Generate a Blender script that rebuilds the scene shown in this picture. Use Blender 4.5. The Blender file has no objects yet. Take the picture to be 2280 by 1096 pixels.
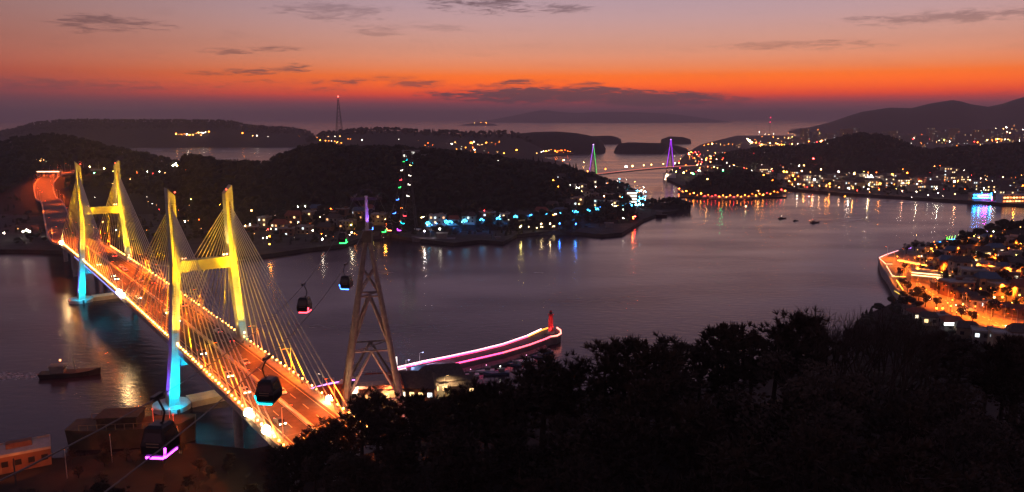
import bpy, math, random
import numpy as np
from mathutils import Vector, Matrix
random.seed(11); rng = np.random.default_rng(11)
scn = bpy.context.scene
col = scn.collection
R = math.radians
# ------------------------------------------------------------------ camera
F, H = 1700.0, 95.0                     # focal length in photo pixels, eye height above the sea
P = math.atan(286 / F)
cam_d = bpy.data.cameras.new('camera'); cam = bpy.data.objects.new('camera', cam_d); col.objects.link(cam)
cam.location = (0, 0, H); cam.rotation_euler = (math.pi/2 - P, 0, 0)
cam_d.sensor_width = 36; cam_d.lens = 36 * F / 2280; cam_d.clip_start = .5; cam_d.clip_end = 60000
scn.camera = cam
# ------------------------------------------------------------------ view
scn.view_settings.view_transform = 'Standard'; scn.view_settings.look = 'None'
scn.view_settings.exposure = 0; scn.view_settings.gamma = 1
cy = scn.cycles
cy.use_denoising = True; cy.max_bounces = 5; cy.diffuse_bounces = 1; cy.glossy_bounces = 2; cy.transmission_bounces = 2
cy.volume_bounces = 0; cy.caustics_reflective = False; cy.caustics_refractive = False
cy.sample_clamp_indirect = 4; cy.sample_clamp_direct = 0; cy.use_light_tree = True
# ------------------------------------------------------------------ sky
def srgb(r, g, b):
    f = lambda c: (c/255/12.92) if c <= 10 else ((c/255 + .055)/1.055)**2.4
    return (f(r), f(g), f(b), 1)
w = bpy.data.worlds.new('World'); scn.world = w; w.use_nodes = True
nt = w.node_tree; N = nt.nodes; L = nt.links; N.clear()
def nd(t, **k):
    n = N.new(t)
    for a, b in k.items(): setattr(n, a, b)
    return n
def mth(op, a, b=None, c=None, clamp=False):
    n = N.new('ShaderNodeMath'); n.operation = op; n.use_clamp = clamp
    for i, v in enumerate((a, b, c)):
        if v is None: continue
        if isinstance(v, (int, float)): n.inputs[i].default_value = v
        else: L.new(v, n.inputs[i])
    return n.outputs[0]
tc = nd('ShaderNodeTexCoord'); sep = nd('ShaderNodeSeparateXYZ'); L.new(tc.outputs['Generated'], sep.inputs[0])
el = mth('MULTIPLY', mth('ARCSINE', sep.outputs[2]), 180/math.pi)
az = mth('MULTIPLY', mth('ARCTAN2', sep.outputs[0], sep.outputs[1]), 180/math.pi)
def ramp(stops):
    r = nd('ShaderNodeValToRGB'); e = r.color_ramp.elements
    while len(e) > 1: e.remove(e[-1])
    for i, (p, c) in enumerate(stops):
        x = e[0] if i == 0 else e.new(p)
        x.position = p; x.color = srgb(*c)
    return r
# elevation 0..90 degrees is squeezed so that the low band gets room: s = sqrt(el/90)
sq = mth('SQRT', mth('DIVIDE', mth('MAXIMUM', el, 0.0), 90.0), clamp=True)
S = lambda d: math.sqrt(d/90)
glow = ramp([(0, (116, 66, 78)), (S(.6), (118, 62, 74)), (S(1.0), (134, 58, 68)), (S(1.35), (184, 54, 50)), (S(1.7), (234, 66, 12)),
             (S(2.5), (250, 98, 0)), (S(3.0), (240, 106, 20)), (S(3.5), (226, 122, 72)), (S(4.4), (216, 138, 108)), (S(5.6), (203, 145, 130)),
             (S(7), (186, 146, 147)), (S(9), (164, 141, 156)), (S(14), (146, 114, 138)), (S(28), (112, 92, 118)), (1, (66, 66, 92))])
dull = ramp([(0, (94, 58, 66)), (S(1.4), (90, 54, 62)), (S(2.2), (110, 54, 60)), (S(2.9), (140, 62, 56)), (S(3.6), (152, 76, 66)), (S(5), (150, 88, 80)),
             (S(7), (138, 98, 96)), (S(9), (122, 98, 106)), (S(14), (112, 90, 108)), (S(28), (98, 84, 106)), (1, (62, 62, 86))])
for r_ in (glow, dull): L.new(sq, r_.inputs[0])
daz = mth('ABSOLUTE', mth('SUBTRACT', az, 13.0))
mr = nd('ShaderNodeMapRange', interpolation_type='SMOOTHSTEP')
L.new(daz, mr.inputs[0]); mr.inputs[1].default_value = 14; mr.inputs[2].default_value = 56; mr.inputs[3].default_value = 1; mr.inputs[4].default_value = 0
mx = nd('ShaderNodeMix', data_type='RGBA'); L.new(mr.outputs[0], mx.inputs[0]); L.new(dull.outputs[0], mx.inputs[6]); L.new(glow.outputs[0], mx.inputs[7])
# clouds: soft streaky banks, each an uneven patch of the sky's own directions
cxy = nd('ShaderNodeCombineXYZ'); L.new(mth('MULTIPLY', az, .22), cxy.inputs[0]); L.new(mth('MULTIPLY', el, 1.5), cxy.inputs[1])
nz = nd('ShaderNodeTexNoise'); nz.inputs['Scale'].default_value = 1.0; nz.inputs['Detail'].default_value = 6; nz.inputs['Roughness'].default_value = .62
L.new(cxy.outputs[0], nz.inputs[0])
cxy2 = nd('ShaderNodeCombineXYZ'); L.new(mth('ADD', mth('MULTIPLY', az, .75), mth('MULTIPLY', el, -.5)), cxy2.inputs[0]); L.new(mth('MULTIPLY', el, 5.0), cxy2.inputs[1])
nz2 = nd('ShaderNodeTexNoise'); nz2.inputs['Scale'].default_value = 1.0; nz2.inputs['Detail'].default_value = 7; nz2.inputs['Roughness'].default_value = .65; nz2.inputs['Distortion'].default_value = .8
L.new(cxy2.outputs[0], nz2.inputs[0])
nzv = mth('ADD', mth('MULTIPLY', mth('SUBTRACT', nz.outputs[0], .5), .7), mth('MULTIPLY', mth('SUBTRACT', nz2.outputs[0], .53), 1.0))
def pix_dir(px, py):
    return math.degrees(math.atan((px-1140)/F/ (math.cos(P)+(548-py)/F*math.sin(P)))), (262-py)/F*57.3*.985
total = None
for (px, py, wx, wy, st) in [(1230, 213, 290, 21, 1.), (1450, 222, 190, 20, 1.), (1120, 196, 150, 9, .4), (1090, 22, 130, 22, .55), (1245, 30, 60, 13, .45), (250, 84, 110, 18, .45), (500, 128, 50, 8, .4),
                          (605, 120, 60, 7, .4), (575, 168, 70, 9, .55), (650, 158, 40, 12, .6), (780, 184, 60, 11, .65), (660, 186, 120, 7, .4), (930, 188, 80, 10, .5),
                          (1155, 184, 60, 9, .6), (1230, 185, 50, 6, .5), (1300, 190, 50, 7, .5), (740, 40, 130, 22, .28), (2080, 74, 190, 15, .32), (1780, 116, 170, 11, .26), (880, 178, 60, 8, .35), (840, 78, 70, 12, .22), (980, 70, 60, 9, .2), (1600, 226, 90, 12, .45), (150, 200, 260, 14, .35), (480, 172, 60, 6, .35), (690, 202, 90, 7, .35)]:
    a0, e0 = pix_dir(px, py); wa = wx/F*57.3; we = wy/F*57.3
    A = mth('DIVIDE', mth('SUBTRACT', az, a0), wa); B = mth('DIVIDE', mth('SUBTRACT', el, e0), we)
    d = mth('ADD', mth('MULTIPLY', A, A), mth('MULTIPLY', B, B))
    v = mth('SUBTRACT', 1.0, d)
    v = mth('ADD', v, mth('MULTIPLY', nzv, 6.0 if st < .9 else 2.6))
    v = mth('MULTIPLY', mth('MULTIPLY', v, .8 if st < .9 else 1.9, clamp=True), min(.95, st*1.4))
    total = v if total is None else mth('MAXIMUM', total, v)
# faint streaks everywhere in the low sky
st2 = mth('MULTIPLY', mth('MULTIPLY', mth('SUBTRACT', nz.outputs[0], .56), 3.0, clamp=True), .22)
total = mth('MAXIMUM', total, st2)
mc = nd('ShaderNodeMix', data_type='RGBA'); L.new(total, mc.inputs[0]); L.new(mx.outputs[2], mc.inputs[6]); mc.inputs[7].default_value = srgb(76, 50, 60)
bg = nd('ShaderNodeBackground'); L.new(mc.outputs[2], bg.inputs[0])
ms_ = nd('ShaderNodeMapRange'); L.new(el, ms_.inputs[0]); ms_.inputs[1].default_value = 2.2; ms_.inputs[2].default_value = 5.0; ms_.inputs[3].default_value = 1.7; ms_.inputs[4].default_value = 1.24
L.new(ms_.outputs[0], bg.inputs[1])
skyt = nd('ShaderNodeTexSky', sky_type='NISHITA', sun_disc=False); skyt.sun_elevation = R(-2.0); skyt.sun_rotation = R(13)
bg2 = nd('ShaderNodeBackground'); L.new(skyt.outputs[0], bg2.inputs[0]); bg2.inputs[1].default_value = .05
ad = nd('ShaderNodeAddShader'); L.new(bg.outputs[0], ad.inputs[0]); L.new(bg2.outputs[0], ad.inputs[1])
wo = nd('ShaderNodeOutputWorld'); L.new(ad.outputs[0], wo.inputs[0])
# the sun is under the horizon: only a breath of warm light from the afterglow
sd = bpy.data.lights.new('sun', 'SUN'); sd.energy = .03; sd.angle = R(20); sd.color = (1, .5, .25)
sun = bpy.data.objects.new('sun', sd); col.objects.link(sun)
sun.rotation_euler = Vector((-math.sin(R(13)), -math.cos(R(13)), -.06)).to_track_quat('-Z', 'Y').to_euler()
# ------------------------------------------------------------------ projection helpers (photo pixel -> place)
cP, sP = math.cos(P), math.sin(P)
def ray(px, py):
    v = (548-py)/F
    return ((px-1140)/F, cP + v*sP, -sP + v*cP)
def gp(px, py, z=0.):
    r = ray(px, py); t = (z-H)/r[2]; return Vector((r[0]*t, r[1]*t, z))
def dp(px, py, Y):
    r = ray(px, py); t = Y/r[1]; return Vector((r[0]*t, Y, H + r[2]*t))
# ------------------------------------------------------------------ materials
MATS = {}
def mat(name, c, rough=.8, var=.25, scale=1.0, metal=0., spec=.3, bump=0., coord='Object'):
    if name in MATS: return MATS[name]
    m = bpy.data.materials.new(name); m.use_nodes = True; t = m.node_tree
    b = t.nodes['Principled BSDF']; b.inputs['Roughness'].default_value = rough; b.inputs['Metallic'].default_value = metal
    b.inputs['Specular IOR Level'].default_value = spec
    tcn = t.nodes.new('ShaderNodeTexCoord'); n = t.nodes.new('ShaderNodeTexNoise'); n.inputs['Scale'].default_value = scale; n.inputs['Detail'].default_value = 5
    t.links.new(tcn.outputs[coord], n.inputs[0])
    r = t.nodes.new('ShaderNodeValToRGB'); e = r.color_ramp.elements
    e[0].position = .3; e[1].position = .7
    e[0].color = (*[x*(1-var) for x in c], 1); e[1].color = (*[min(1, x*(1+var)) for x in c], 1)
    t.links.new(n.outputs[0], r.inputs[0]); t.links.new(r.outputs[0], b.inputs['Base Color'])
    if bump:
        bn = t.nodes.new('ShaderNodeBump'); bn.inputs['Strength'].default_value = bump; t.links.new(n.outputs[0], bn.inputs['Height']); t.links.new(bn.outputs[0], b.inputs['Normal'])
    MATS[name] = m; return m
def emi(c, s):
    k = 'lit_%02x%02x%02x_%g' % (*[int(x*255) for x in c], s)
    if k in MATS: return MATS[k]
    m = bpy.data.materials.new(k); m.use_nodes = True; b = m.node_tree.nodes['Principled BSDF']
    b.inputs['Base Color'].default_value = (.5, .5, .5, 1); b.inputs['Emission Color'].default_value = (*c, 1); b.inputs['Emission Strength'].default_value = s
    MATS[k] = m; return m
ASPH = mat('asphalt', (.055, .052, .05), .75, .3, .6)
CONC = mat('concrete', (.3, .29, .27), .85, .2, .4)
PAINT = mat('tower_paint', (.36, .34, .27), .65, .22, .22)
STEEL = mat('pylon_steel', (.18, .155, .15), .45, .25, .8, metal=.3)
DSTEEL = mat('dark_steel', (.05, .05, .055), .5, .2, 1.5)
CABLE = mat('cable_sheath', (.6, .55, .42), .5, .1)
SOIL = mat('hill_soil', (.018, .016, .012), .95, .45, .05)
PAVE = mat('promenade_paving', (.12,.11,.1), .9, .35, .15)
SOILN = mat('near_soil', (.024, .018, .013), .95, .5, .25, bump=.4)
QUAY = mat('quay_ground', (.045, .042, .038), .95, .4, .12)
LEAF = mat('woodland_leaves', (.018, .021, .012), .9, .45, .06)
PINE = mat('pine_needles', (.036, .024, .015), .85, .45, .9)  # reddish glow of the town lights is mixed into this needle colour
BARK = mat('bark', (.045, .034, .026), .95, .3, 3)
BLACK = mat('cabin_shell', (.012, .012, .014), .35, .2, 2)
GLASSD = mat('dark_window_glass', (.02, .022, .028), .12, .2, 2, spec=.6)
WHITE = mat('white_paint', (.75, .74, .7), .6, .06, 1)
ROOFD = mat('dark_roof_tile', (.07, .055, .05), .85, .3, 1.2)
ROOFR = mat('red_roof_tile', (.2, .06, .04), .85, .3, 1.2)
ROOFB = mat('blue_roof_sheet', (.05, .09, .14), .6, .2, 1.2)
WALLS = [mat('pale_render', (.3, .28, .25), .9, .15, .5), mat('grey_render', (.17, .165, .16), .9, .2, .5), mat('tan_render', (.24, .18, .12), .9, .2, .5), mat('brick_render', (.16, .08, .055), .9, .2, .5)]
HULL = mat('hull_paint', (.022, .015, .012), .7, .3, .4)
RED = mat('red_paint', (.55, .03, .03), .5, .1, 1)
ROCK = mat('rock_armour', (.14, .13, .12), .95, .4, .3)
WOOD = mat('deck_wood', (.2, .13, .08), .8, .3, .8)
# ------------------------------------------------------------------ mesh helpers
class MB:
    def __init__(s): s.v = []; s.f = []; s.m = []
    def add(s, vs, fs, mi=0):
        o = len(s.v); s.v += [tuple(v) for v in vs]; s.f += [tuple(i+o for i in f) for f in fs]; s.m += [mi]*len(fs); return s
    def box(s, c, d, rz=0, mi=0):
        x, y, z = d[0]/2, d[1]/2, d[2]/2; ca, sa = math.cos(rz), math.sin(rz)
        vs = [(c[0]+a*x*ca-b*y*sa, c[1]+a*x*sa+b*y*ca, c[2]+e*z) for e in (-1, 1) for a, b in ((-1,-1),(1,-1),(1,1),(-1,1))]
        return s.add(vs, [(3,2,1,0),(4,5,6,7),(0,1,5,4),(1,2,6,5),(2,3,7,6),(3,0,4,7)], mi)
    def hexa(s, a, b, mi=0):      # two quads (bottom a, top b)
        return s.add(list(a)+list(b), [(3,2,1,0),(4,5,6,7),(0,1,5,4),(1,2,6,5),(2,3,7,6),(3,0,4,7)], mi)
    def tube(s, p, q, r, r2=None, n=6, mi=0, cap=True):
        p, q = Vector(p), Vector(q); d = q-p
        if d.length < 1e-6: return s
        d.normalize(); u = d.orthogonal().normalized(); w_ = d.cross(u); r2 = r if r2 is None else r2
        vs = []
        for c, rr in ((p, r), (q, r2)):
            vs += [c + (u*math.cos(2*math.pi*i/n) + w_*math.sin(2*math.pi*i/n))*rr for i in range(n)]
        fs = [(i, (i+1) % n, n+(i+1) % n, n+i) for i in range(n)]
        if cap: fs += [tuple(range(n-1, -1, -1)), tuple(range(n, 2*n))]
        return s.add(vs, fs, mi)
    def beam(s, p, q, wd, ht, mi=0):
        p, q = Vector(p), Vector(q); d = (q-p).normalized(); side = d.cross(Vector((0,0,1)))
        side = side.normalized() if side.length > 1e-4 else Vector((1,0,0)); up = side.cross(d)
        vs = [c + side*a*wd/2 + up*b*ht/2 for c in (p, q) for a, b in ((-1,-1),(1,-1),(1,1),(-1,1))]
        return s.add(vs, [(3,2,1,0),(4,5,6,7),(0,1,5,4),(1,2,6,5),(2,3,7,6),(3,0,4,7)], mi)
    def ball(s, c, r, n=6, mi=0, sz=1.):
        c = Vector(c); vs = [c+Vector((0,0,-r*sz))]; k = 3
        for j in range(1, k+1):
            a = -math.pi/2 + math.pi*j/(k+1)
            vs += [c + Vector((r*math.cos(a)*math.cos(2*math.pi*i/n), r*math.cos(a)*math.sin(2*math.pi*i/n), r*sz*math.sin(a))) for i in range(n)]
        vs.append(c+Vector((0,0,r*sz))); fs = []
        for i in range(n):
            j = (i+1) % n
            fs.append((0, 1+j, 1+i))
            for q in range(k-1): fs.append((1+q*n+i, 1+q*n+j, 1+(q+1)*n+j, 1+(q+1)*n+i))
            fs.append((1+(k-1)*n+i, 1+(k-1)*n+j, 1+k*n))
        return s.add(vs, fs, mi)
    def prism(s, poly, z0, z1, mi=0):
        n = len(poly); vs = [(p[0], p[1], z0) for p in poly] + [(p[0], p[1], z1) for p in poly]
        return s.add(vs, [tuple(range(n-1, -1, -1)), tuple(range(n, 2*n))] + [(i, (i+1) % n, n+(i+1) % n, n+i) for i in range(n)], mi)
    def mesh(s, name, mats):
        me = bpy.data.meshes.new(name); me.from_pydata(s.v, [], s.f)
        for m in (mats if isinstance(mats, (list, tuple)) else [mats]): me.materials.append(m)
        if any(s.m): me.polygons.foreach_set('material_index', s.m)
        me.update(); return me
    def build(s, name, mats, parent=None, loc=(0,0,0), rz=0):
        return O(name, s.mesh(name, mats), parent, loc, rz)
def O(name, me, parent=None, loc=(0,0,0), rz=0, scale=None):
    o = bpy.data.objects.new(name, me); col.objects.link(o); o.location = loc
    if rz: o.rotation_euler = (0, 0, rz)
    if scale is not None: o.scale = scale if hasattr(scale, '__len__') else (scale,)*3
    if parent is not None: o.parent = parent
    return o
def tag(o, label, cat, group=None, kind=None):
    if label: o['label'] = label
    if cat: o['category'] = cat
    if group: o['group'] = group
    if kind: o['kind'] = kind
    return o
def thing(name, label, cat, loc=(0,0,0), rz=0, group=None):
    return tag(O(name, None, None, loc, rz), label, cat, group)
def struct(o, label=None): o['kind'] = 'structure'; return o
def rawmesh(name, V, T, mats, mi=None):      # fast triangles
    me = bpy.data.meshes.new(name); V = np.asarray(V, np.float32); T = np.asarray(T, np.int32)
    me.vertices.add(len(V)); me.vertices.foreach_set('co', V.ravel())
    me.loops.add(T.size); me.loops.foreach_set('vertex_index', T.ravel())
    k = T.shape[1]; me.polygons.add(len(T)); me.polygons.foreach_set('loop_start', np.arange(len(T), dtype=np.int32)*k)
    me.polygons.foreach_set('loop_total', np.full(len(T), k, np.int32))
    for m in (mats if isinstance(mats, (list, tuple)) else [mats]): me.materials.append(m)
    if mi is not None: me.polygons.foreach_set('material_index', np.asarray(mi, np.int32))
    me.update(calc_edges=True); me.validate(); return me
def light(parent, loc, aim, energy, color, size=40, blend=.5, r=.15, name='lamp_beam'):
    d = bpy.data.lights.new(name, 'SPOT'); d.energy = energy; d.color = color; d.spot_size = R(size); d.spot_blend = blend; d.shadow_soft_size = r
    o = bpy.data.objects.new(name, d); col.objects.link(o); o.location = loc
    o.rotation_euler = (Vector(aim)-Vector(loc)).to_track_quat('-Z', 'Y').to_euler()
    if parent is not None: o.parent = parent
    return o
ORD = ['first','second','third','fourth','fifth','sixth','seventh','eighth','ninth','tenth','eleventh','twelfth','thirteenth','fourteenth','fifteenth','sixteenth','seventeenth','eighteenth','nineteenth','twentieth']
# ------------------------------------------------------------------ sea
def water_mat():
    m = bpy.data.materials.new('sea_water'); m.use_nodes = True; t = m.node_tree; b = t.nodes['Principled BSDF']
    b.inputs['Base Color'].default_value = (.018, .011, .02, 1); b.inputs['Roughness'].default_value = .21; b.inputs['IOR'].default_value = 1.33
    b.inputs['Specular IOR Level'].default_value = .5
    c = t.nodes.new('ShaderNodeTexCoord'); mp = t.nodes.new('ShaderNodeMapping'); mp.inputs['Scale'].default_value = (.16, .34, 1); mp.inputs['Rotation'].default_value = (0, 0, .25)
    n1 = t.nodes.new('ShaderNodeTexNoise'); n1.inputs['Scale'].default_value = 1.; n1.inputs['Detail'].default_value = 5
    mp2 = t.nodes.new('ShaderNodeMapping'); mp2.inputs['Scale'].default_value = (.008, .02, 1); n2 = t.nodes.new('ShaderNodeTexNoise'); n2.inputs['Scale'].default_value = 1; n2.inputs['Detail'].default_value = 4
    t.links.new(c.outputs['Object'], mp.inputs[0]); t.links.new(mp.outputs[0], n1.inputs[0])
    t.links.new(c.outputs['Object'], mp2.inputs[0]); t.links.new(mp2.outputs[0], n2.inputs[0])
    mr_ = t.nodes.new('ShaderNodeMapRange'); t.links.new(n2.outputs[0], mr_.inputs[0]); mr_.inputs[1].default_value = .35; mr_.inputs[2].default_value = .65; mr_.inputs[3].default_value = .25; mr_.inputs[4].default_value = .85
    bp = t.nodes.new('ShaderNodeBump'); bp.inputs['Distance'].default_value = .34
    sx_ = t.nodes.new('ShaderNodeSeparateXYZ'); t.links.new(c.outputs['Object'], sx_.inputs[0])
    mr2 = t.nodes.new('ShaderNodeMapRange'); t.links.new(sx_.outputs[1], mr2.inputs[0]); mr2.inputs[1].default_value = 330; mr2.inputs[2].default_value = 560; mr2.inputs[3].default_value = 1.; mr2.inputs[4].default_value = .32
    mu = t.nodes.new('ShaderNodeMath'); mu.operation = 'MULTIPLY'; t.links.new(mr_.outputs[0], mu.inputs[0]); t.links.new(mr2.outputs[0], mu.inputs[1]); t.links.new(mu.outputs[0], bp.inputs['Strength'])
    mr3 = t.nodes.new('ShaderNodeMapRange'); t.links.new(n2.outputs[0], mr3.inputs[0]); mr3.inputs[1].default_value = .3; mr3.inputs[2].default_value = .7; mr3.inputs[3].default_value = .13; mr3.inputs[4].default_value = .29; t.links.new(mr3.outputs[0], b.inputs['Roughness']); t.links.new(n1.outputs[0], bp.inputs['Height'])
    t.links.new(bp.outputs[0], b.inputs['Normal']); return m
me = MB().add([(-16000,-200,0),(16000,-200,0),(16000,30000,0),(-16000,30000,0)], [(0,1,2,3)]).mesh('sea', water_mat())
struct(O('sea', me))
# ------------------------------------------------------------------ land
GR = []                                  # ground height functions f(x, y) -> z
def ground(x, y):
    x = np.asarray(x, float); y = np.asarray(y, float); z = np.full(x.shape, -2.0)
    for f in GR: z = np.maximum(z, f(x, y))
    return z
def gz(x, y): return float(ground(np.array([x]), np.array([y]))[0])
def hit(px, py, above=0., y0=110, y1=9000):
    r = ray(px, py); Y = np.geomspace(y0, y1, 2400); t = Y/r[1]; X = r[0]*t; Z = H + r[2]*t
    g = np.maximum(ground(X, Y), 0.) + above
    i = np.argmax(Z <= g)
    if Z[i] > g[i]: i = len(Y)-1
    return Vector((X[i], Y[i], max(float(g[i]-above), 0.)))
def wob(x, y, s):
    return (np.sin(x/s+1.3*np.sin(y/s*.7)) + np.sin(y/s*1.3+2.1+np.sin(x/s*.9)) + .6*np.sin((x+y)/s*2.3) + .5*np.sin((x-1.3*y)/s*3.7))/3.1
def flat(name, pix, zt, material, label=None):
    poly = [gp(a, b, zt) if len(q) == 0 else Vector((a, b, zt)) for a, b, *q in pix]
    px_ = np.array([p.x for p in poly]); py_ = np.array([p.y for p in poly])
    def f(x, y):
        ins = np.zeros(x.shape, bool); n = len(px_); j = n-1
        for i in range(n):
            c = ((py_[i] > y) != (py_[j] > y)) & (x < (px_[j]-px_[i])*(y-py_[i])/(py_[j]-py_[i]+1e-12)+px_[i]); ins ^= c; j = i
        return np.where(ins, zt, -2.)
    GR.append(f)
    return struct(MB().prism(poly, -1.5, zt).build(name, material))
def ridge(name, prof, Yc, wf, wb, rough=3., nu=160, nv=26, material=None, foot=-3., wscale=60., pw=1.15):
    us, zs, Ys = [], [], []
    for q in prof:
        Y = q[2] if len(q) > 2 else Yc
        p = dp(q[0], q[1], Y); us.append(p.x/Y); zs.append(p.z); Ys.append(Y)
    us, zs, Ys = map(np.array, (us, zs, Ys))
    def shape(u, v):
        zc = np.interp(u, us, zs); e = np.minimum((u-us[0]), (us[-1]-u)) / (us[-1]-us[0])
        k = np.clip(e/.03, 0, 1); k = k*k*(3-2*k)
        s = np.sin(np.pi/2*np.clip(1-np.abs(v), 0, 1))**pw
        return zc, s, k
    def f(x, y):
        yy = np.maximum(y, 1.); u = x/yy; Y0 = np.interp(u, us, Ys); v = np.where(y < Y0, (y-Y0)/wf, (y-Y0)/wb)
        zc, s, k = shape(u, v)
        z = foot + (zc-foot)*s*k + wob(x, y, wscale)*rough*s*(1-s)*2*k
        return np.where((np.abs(v) > 1) | (u < us[0]) | (u > us[-1]), -2., z)
    GR.append(f)
    U = np.linspace(us[0]+1e-6, us[-1]-1e-6, nu); Vv = np.concatenate([np.linspace(-1, 0, nv), np.linspace(0, 1, nv//2)[1:]])
    uu, vv = np.meshgrid(U, Vv); Y0 = np.interp(uu, us, Ys); yy = Y0 + np.where(vv < 0, vv*wf, vv*wb)*.9999; xx = uu*yy
    zz = np.maximum(f(xx, yy), -3)
    V = np.stack([xx, yy, zz], -1).reshape(-1, 3); nr, nc = uu.shape
    idx = np.arange(nr*nc).reshape(nr, nc); Q = np.stack([idx[:-1,:-1], idx[:-1,1:], idx[1:,1:], idx[1:,:-1]], -1).reshape(-1, 4)
    me = rawmesh(name, V, Q, material or SOIL); me.polygons.foreach_set('use_smooth', np.ones(len(me.polygons), bool))
    o = struct(O(name, me)); o['ridge'] = 1
    return dict(f=f, us=us, Ys=Ys, wf=wf, wb=wb, o=o)
# near shore, the port below the hill and the slope the camera looks down
flat('near_shore_ground', [(-260,1045),(180,1016),(420,986),(560,1000),(600,992),(640,930),(690,872),(715,862),(890,822),(905,832),(960,842),(1010,860),(1100,885),(1300,885),(1500,870),(1700,840),(1850,780),(1930,700),(2010,665),(2600,700),(420,30,1),(-200,30,1)], 2.2, mat('dark_near_ground', (.012,.009,.007), .95, .55, .2, bump=.3))
# right-hand peninsula
flat('peninsula_ground', [(1958,576),(1990,560),(2040,548),(2090,540),(2150,530),(2220,520),(2280,514),(2420,505),(2600,560),(2600,760),(2280,800),(2010,670),(2004,652),(1992,640),(1980,618),(1966,600)], 4.0, PAVE)
RP = ridge('peninsula_hill', [(2080,572),(2130,545),(2180,527),(2230,515),(2280,508),(2360,500),(2500,510)], 470, 120, 70, 2, 60, 16, SOIL)
# far shore under the wooded headland
flat('far_shore_ground', [(-500,552),(60,556),(190,560),(330,566),(470,570),(560,570),(620,562),(690,552),(760,545),(800,530),(870,522),(915,530),(1010,541),(1070,534),(1120,538),(1150,522),(1245,512),(1290,517),(1340,522),(1385,518),(1412,502),(1432,488),(1470,474),(1500,470),(1535,461),(1500,452),(1440,452),(1436,440),(1425,425),(1390,412),(1340,404),(1312,398),(1300,385),(1250,360),(1215,352),(1150,365),(-500,385)], 2.5, QUAY)
RA = ridge('wooded_headland', [(380,382,900),(400,366,900),(420,357),(445,358),(480,370),(520,372),(560,372),(600,374),(615,358),(650,349),(690,336),(735,330),(765,338),(850,339),(900,338),(935,343),(1000,347),(1060,354),(1130,365),(1200,375),(1250,382),(1290,392),(1330,404,900),(1360,418,860),(1400,432,840),(1430,446,820)], 840, 235, 160, 5, 220, 30, SOIL)
RQ = ridge('quay_grove_ground', [(1270,495),(1290,487),(1330,484),(1375,484),(1405,486),(1420,492)], 690, 40, 40, .5, 40, 10, SOIL, wscale=20)
RQ2 = ridge('point_grove_ground', [(1425,460),(1440,455),(1470,452),(1510,452),(1540,458)], 800, 45, 40, .5, 40, 10, SOIL, wscale=20)
RB = ridge('left_hill', [(-500,330),(-200,322),(-60,330),(0,328),(40,315),(110,309),(180,318),(250,337),(320,350),(370,364),(420,374),(470,384)], 1150, 460, 250, 6, 120, 24, SOIL)
RC = ridge('far_ridge', [(-400,300),(-100,298),(0,296),(40,288),(70,278),(120,272),(180,270),(300,271),(480,271),(520,275),(545,281),(600,286),(650,288),(680,294),(705,303),(720,318)], 3000, 560, 500, 8, 120, 20, SOIL, wscale=200)
RD = ridge('far_town_rise', [(670,325),(690,312),(720,301),(760,296),(800,293),(870,291),(960,296),(1040,300),(1090,299),(1130,298),(1165,305),(1200,318),(1225,330)], 2300, 700, 500, 5, 100, 20, SOIL, wscale=120)
ridge('dark_islet_hill', [(1110,320),(1130,300),(1190,294),(1240,293),(1280,296),(1310,301),(1335,309),(1350,325)], 2250, 240, 300, 4, 60, 16, SOIL, wscale=90)
flat('jetty_point_ground', [(1190,349),(1215,347),(1275,343),(1280,339),(1230,333),(1170,334),(1120,340)], 2.5, QUAY)
ridge('bay_island', [(1366,332),(1380,319),(1400,317),(1440,318),(1480,319),(1510,325),(1535,333)], 2150, 120, 120, 3, 50, 12, SOIL, wscale=50)
ridge('bay_islet', [(1470,311),(1490,304),(1520,305),(1540,311)], 2900, 100, 100, 2, 30, 10, SOIL, wscale=50)
ridge('low_point', [(1300,312),(1320,303),(1360,302),(1375,306),(1385,311)], 2900, 120, 100, 2, 30, 10, SOIL, wscale=50)
ridge('distant_mountain', [(880,285),(960,280),(1040,274),(1100,266),(1160,254),(1190,248),(1215,244),(1240,249),(1290,252),(1330,249),(1380,249),(1420,250),(1500,254),(1560,262),(1640,274),(1720,283)], 16000, 1500, 2500, 25, 110, 14, SOIL, wscale=600)
ridge('village_island', [(1010,283),(1040,276),(1070,272),(1100,276),(1120,284)], 9500, 500, 600, 8, 40, 12, SOIL, wscale=300)
# right-hand town
flat('town_shore_ground', [(1530,418),(1560,412),(1640,404),(1720,412),(1760,420),(1880,430),(1990,436),(2100,443),(2280,455),(2600,480),(2600,330),(2400,300),(1640,302),(1560,322),(1530,340),(1500,370),(1480,395),(1500,405)], 3.0, QUAY)
RE = ridge('town_hill', [(1570,372),(1600,354),(1650,342),(1700,336),(1780,333),(1830,327),(1865,316),(1890,307),(1920,305),(1960,308),(2000,320),(2030,333),(2060,345),(2080,360)], 1500, 230, 250, 5, 120, 20, SOIL)
RF = ridge('right_wooded_hill', [(1990,372),(2020,350),(2060,343),(2110,338),(2160,336),(2220,332),(2280,327),(2400,322),(2500,340)], 1380, 230, 230, 5, 90, 20, SOIL)
RG = ridge('round_island', [(1514,436),(1530,420),(1550,404),(1575,394),(1610,388),(1655,388),(1690,394),(1720,406),(1742,424),(1752,438)], 985, 75, 90, 3, 70, 18, SOIL, wscale=30, foot=1.0)
ridge('right_mountain', [(1740,296),(1790,287),(1850,272),(1890,258),(1920,249),(1980,240),(2030,241),(2070,231),(2120,223),(2140,226),(2160,232),(2200,238),(2230,232),(2260,222),(2290,214),(2400,206),(2600,220)], 5200, 1300, 1500, 25, 130, 18, SOIL, wscale=350)
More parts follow.
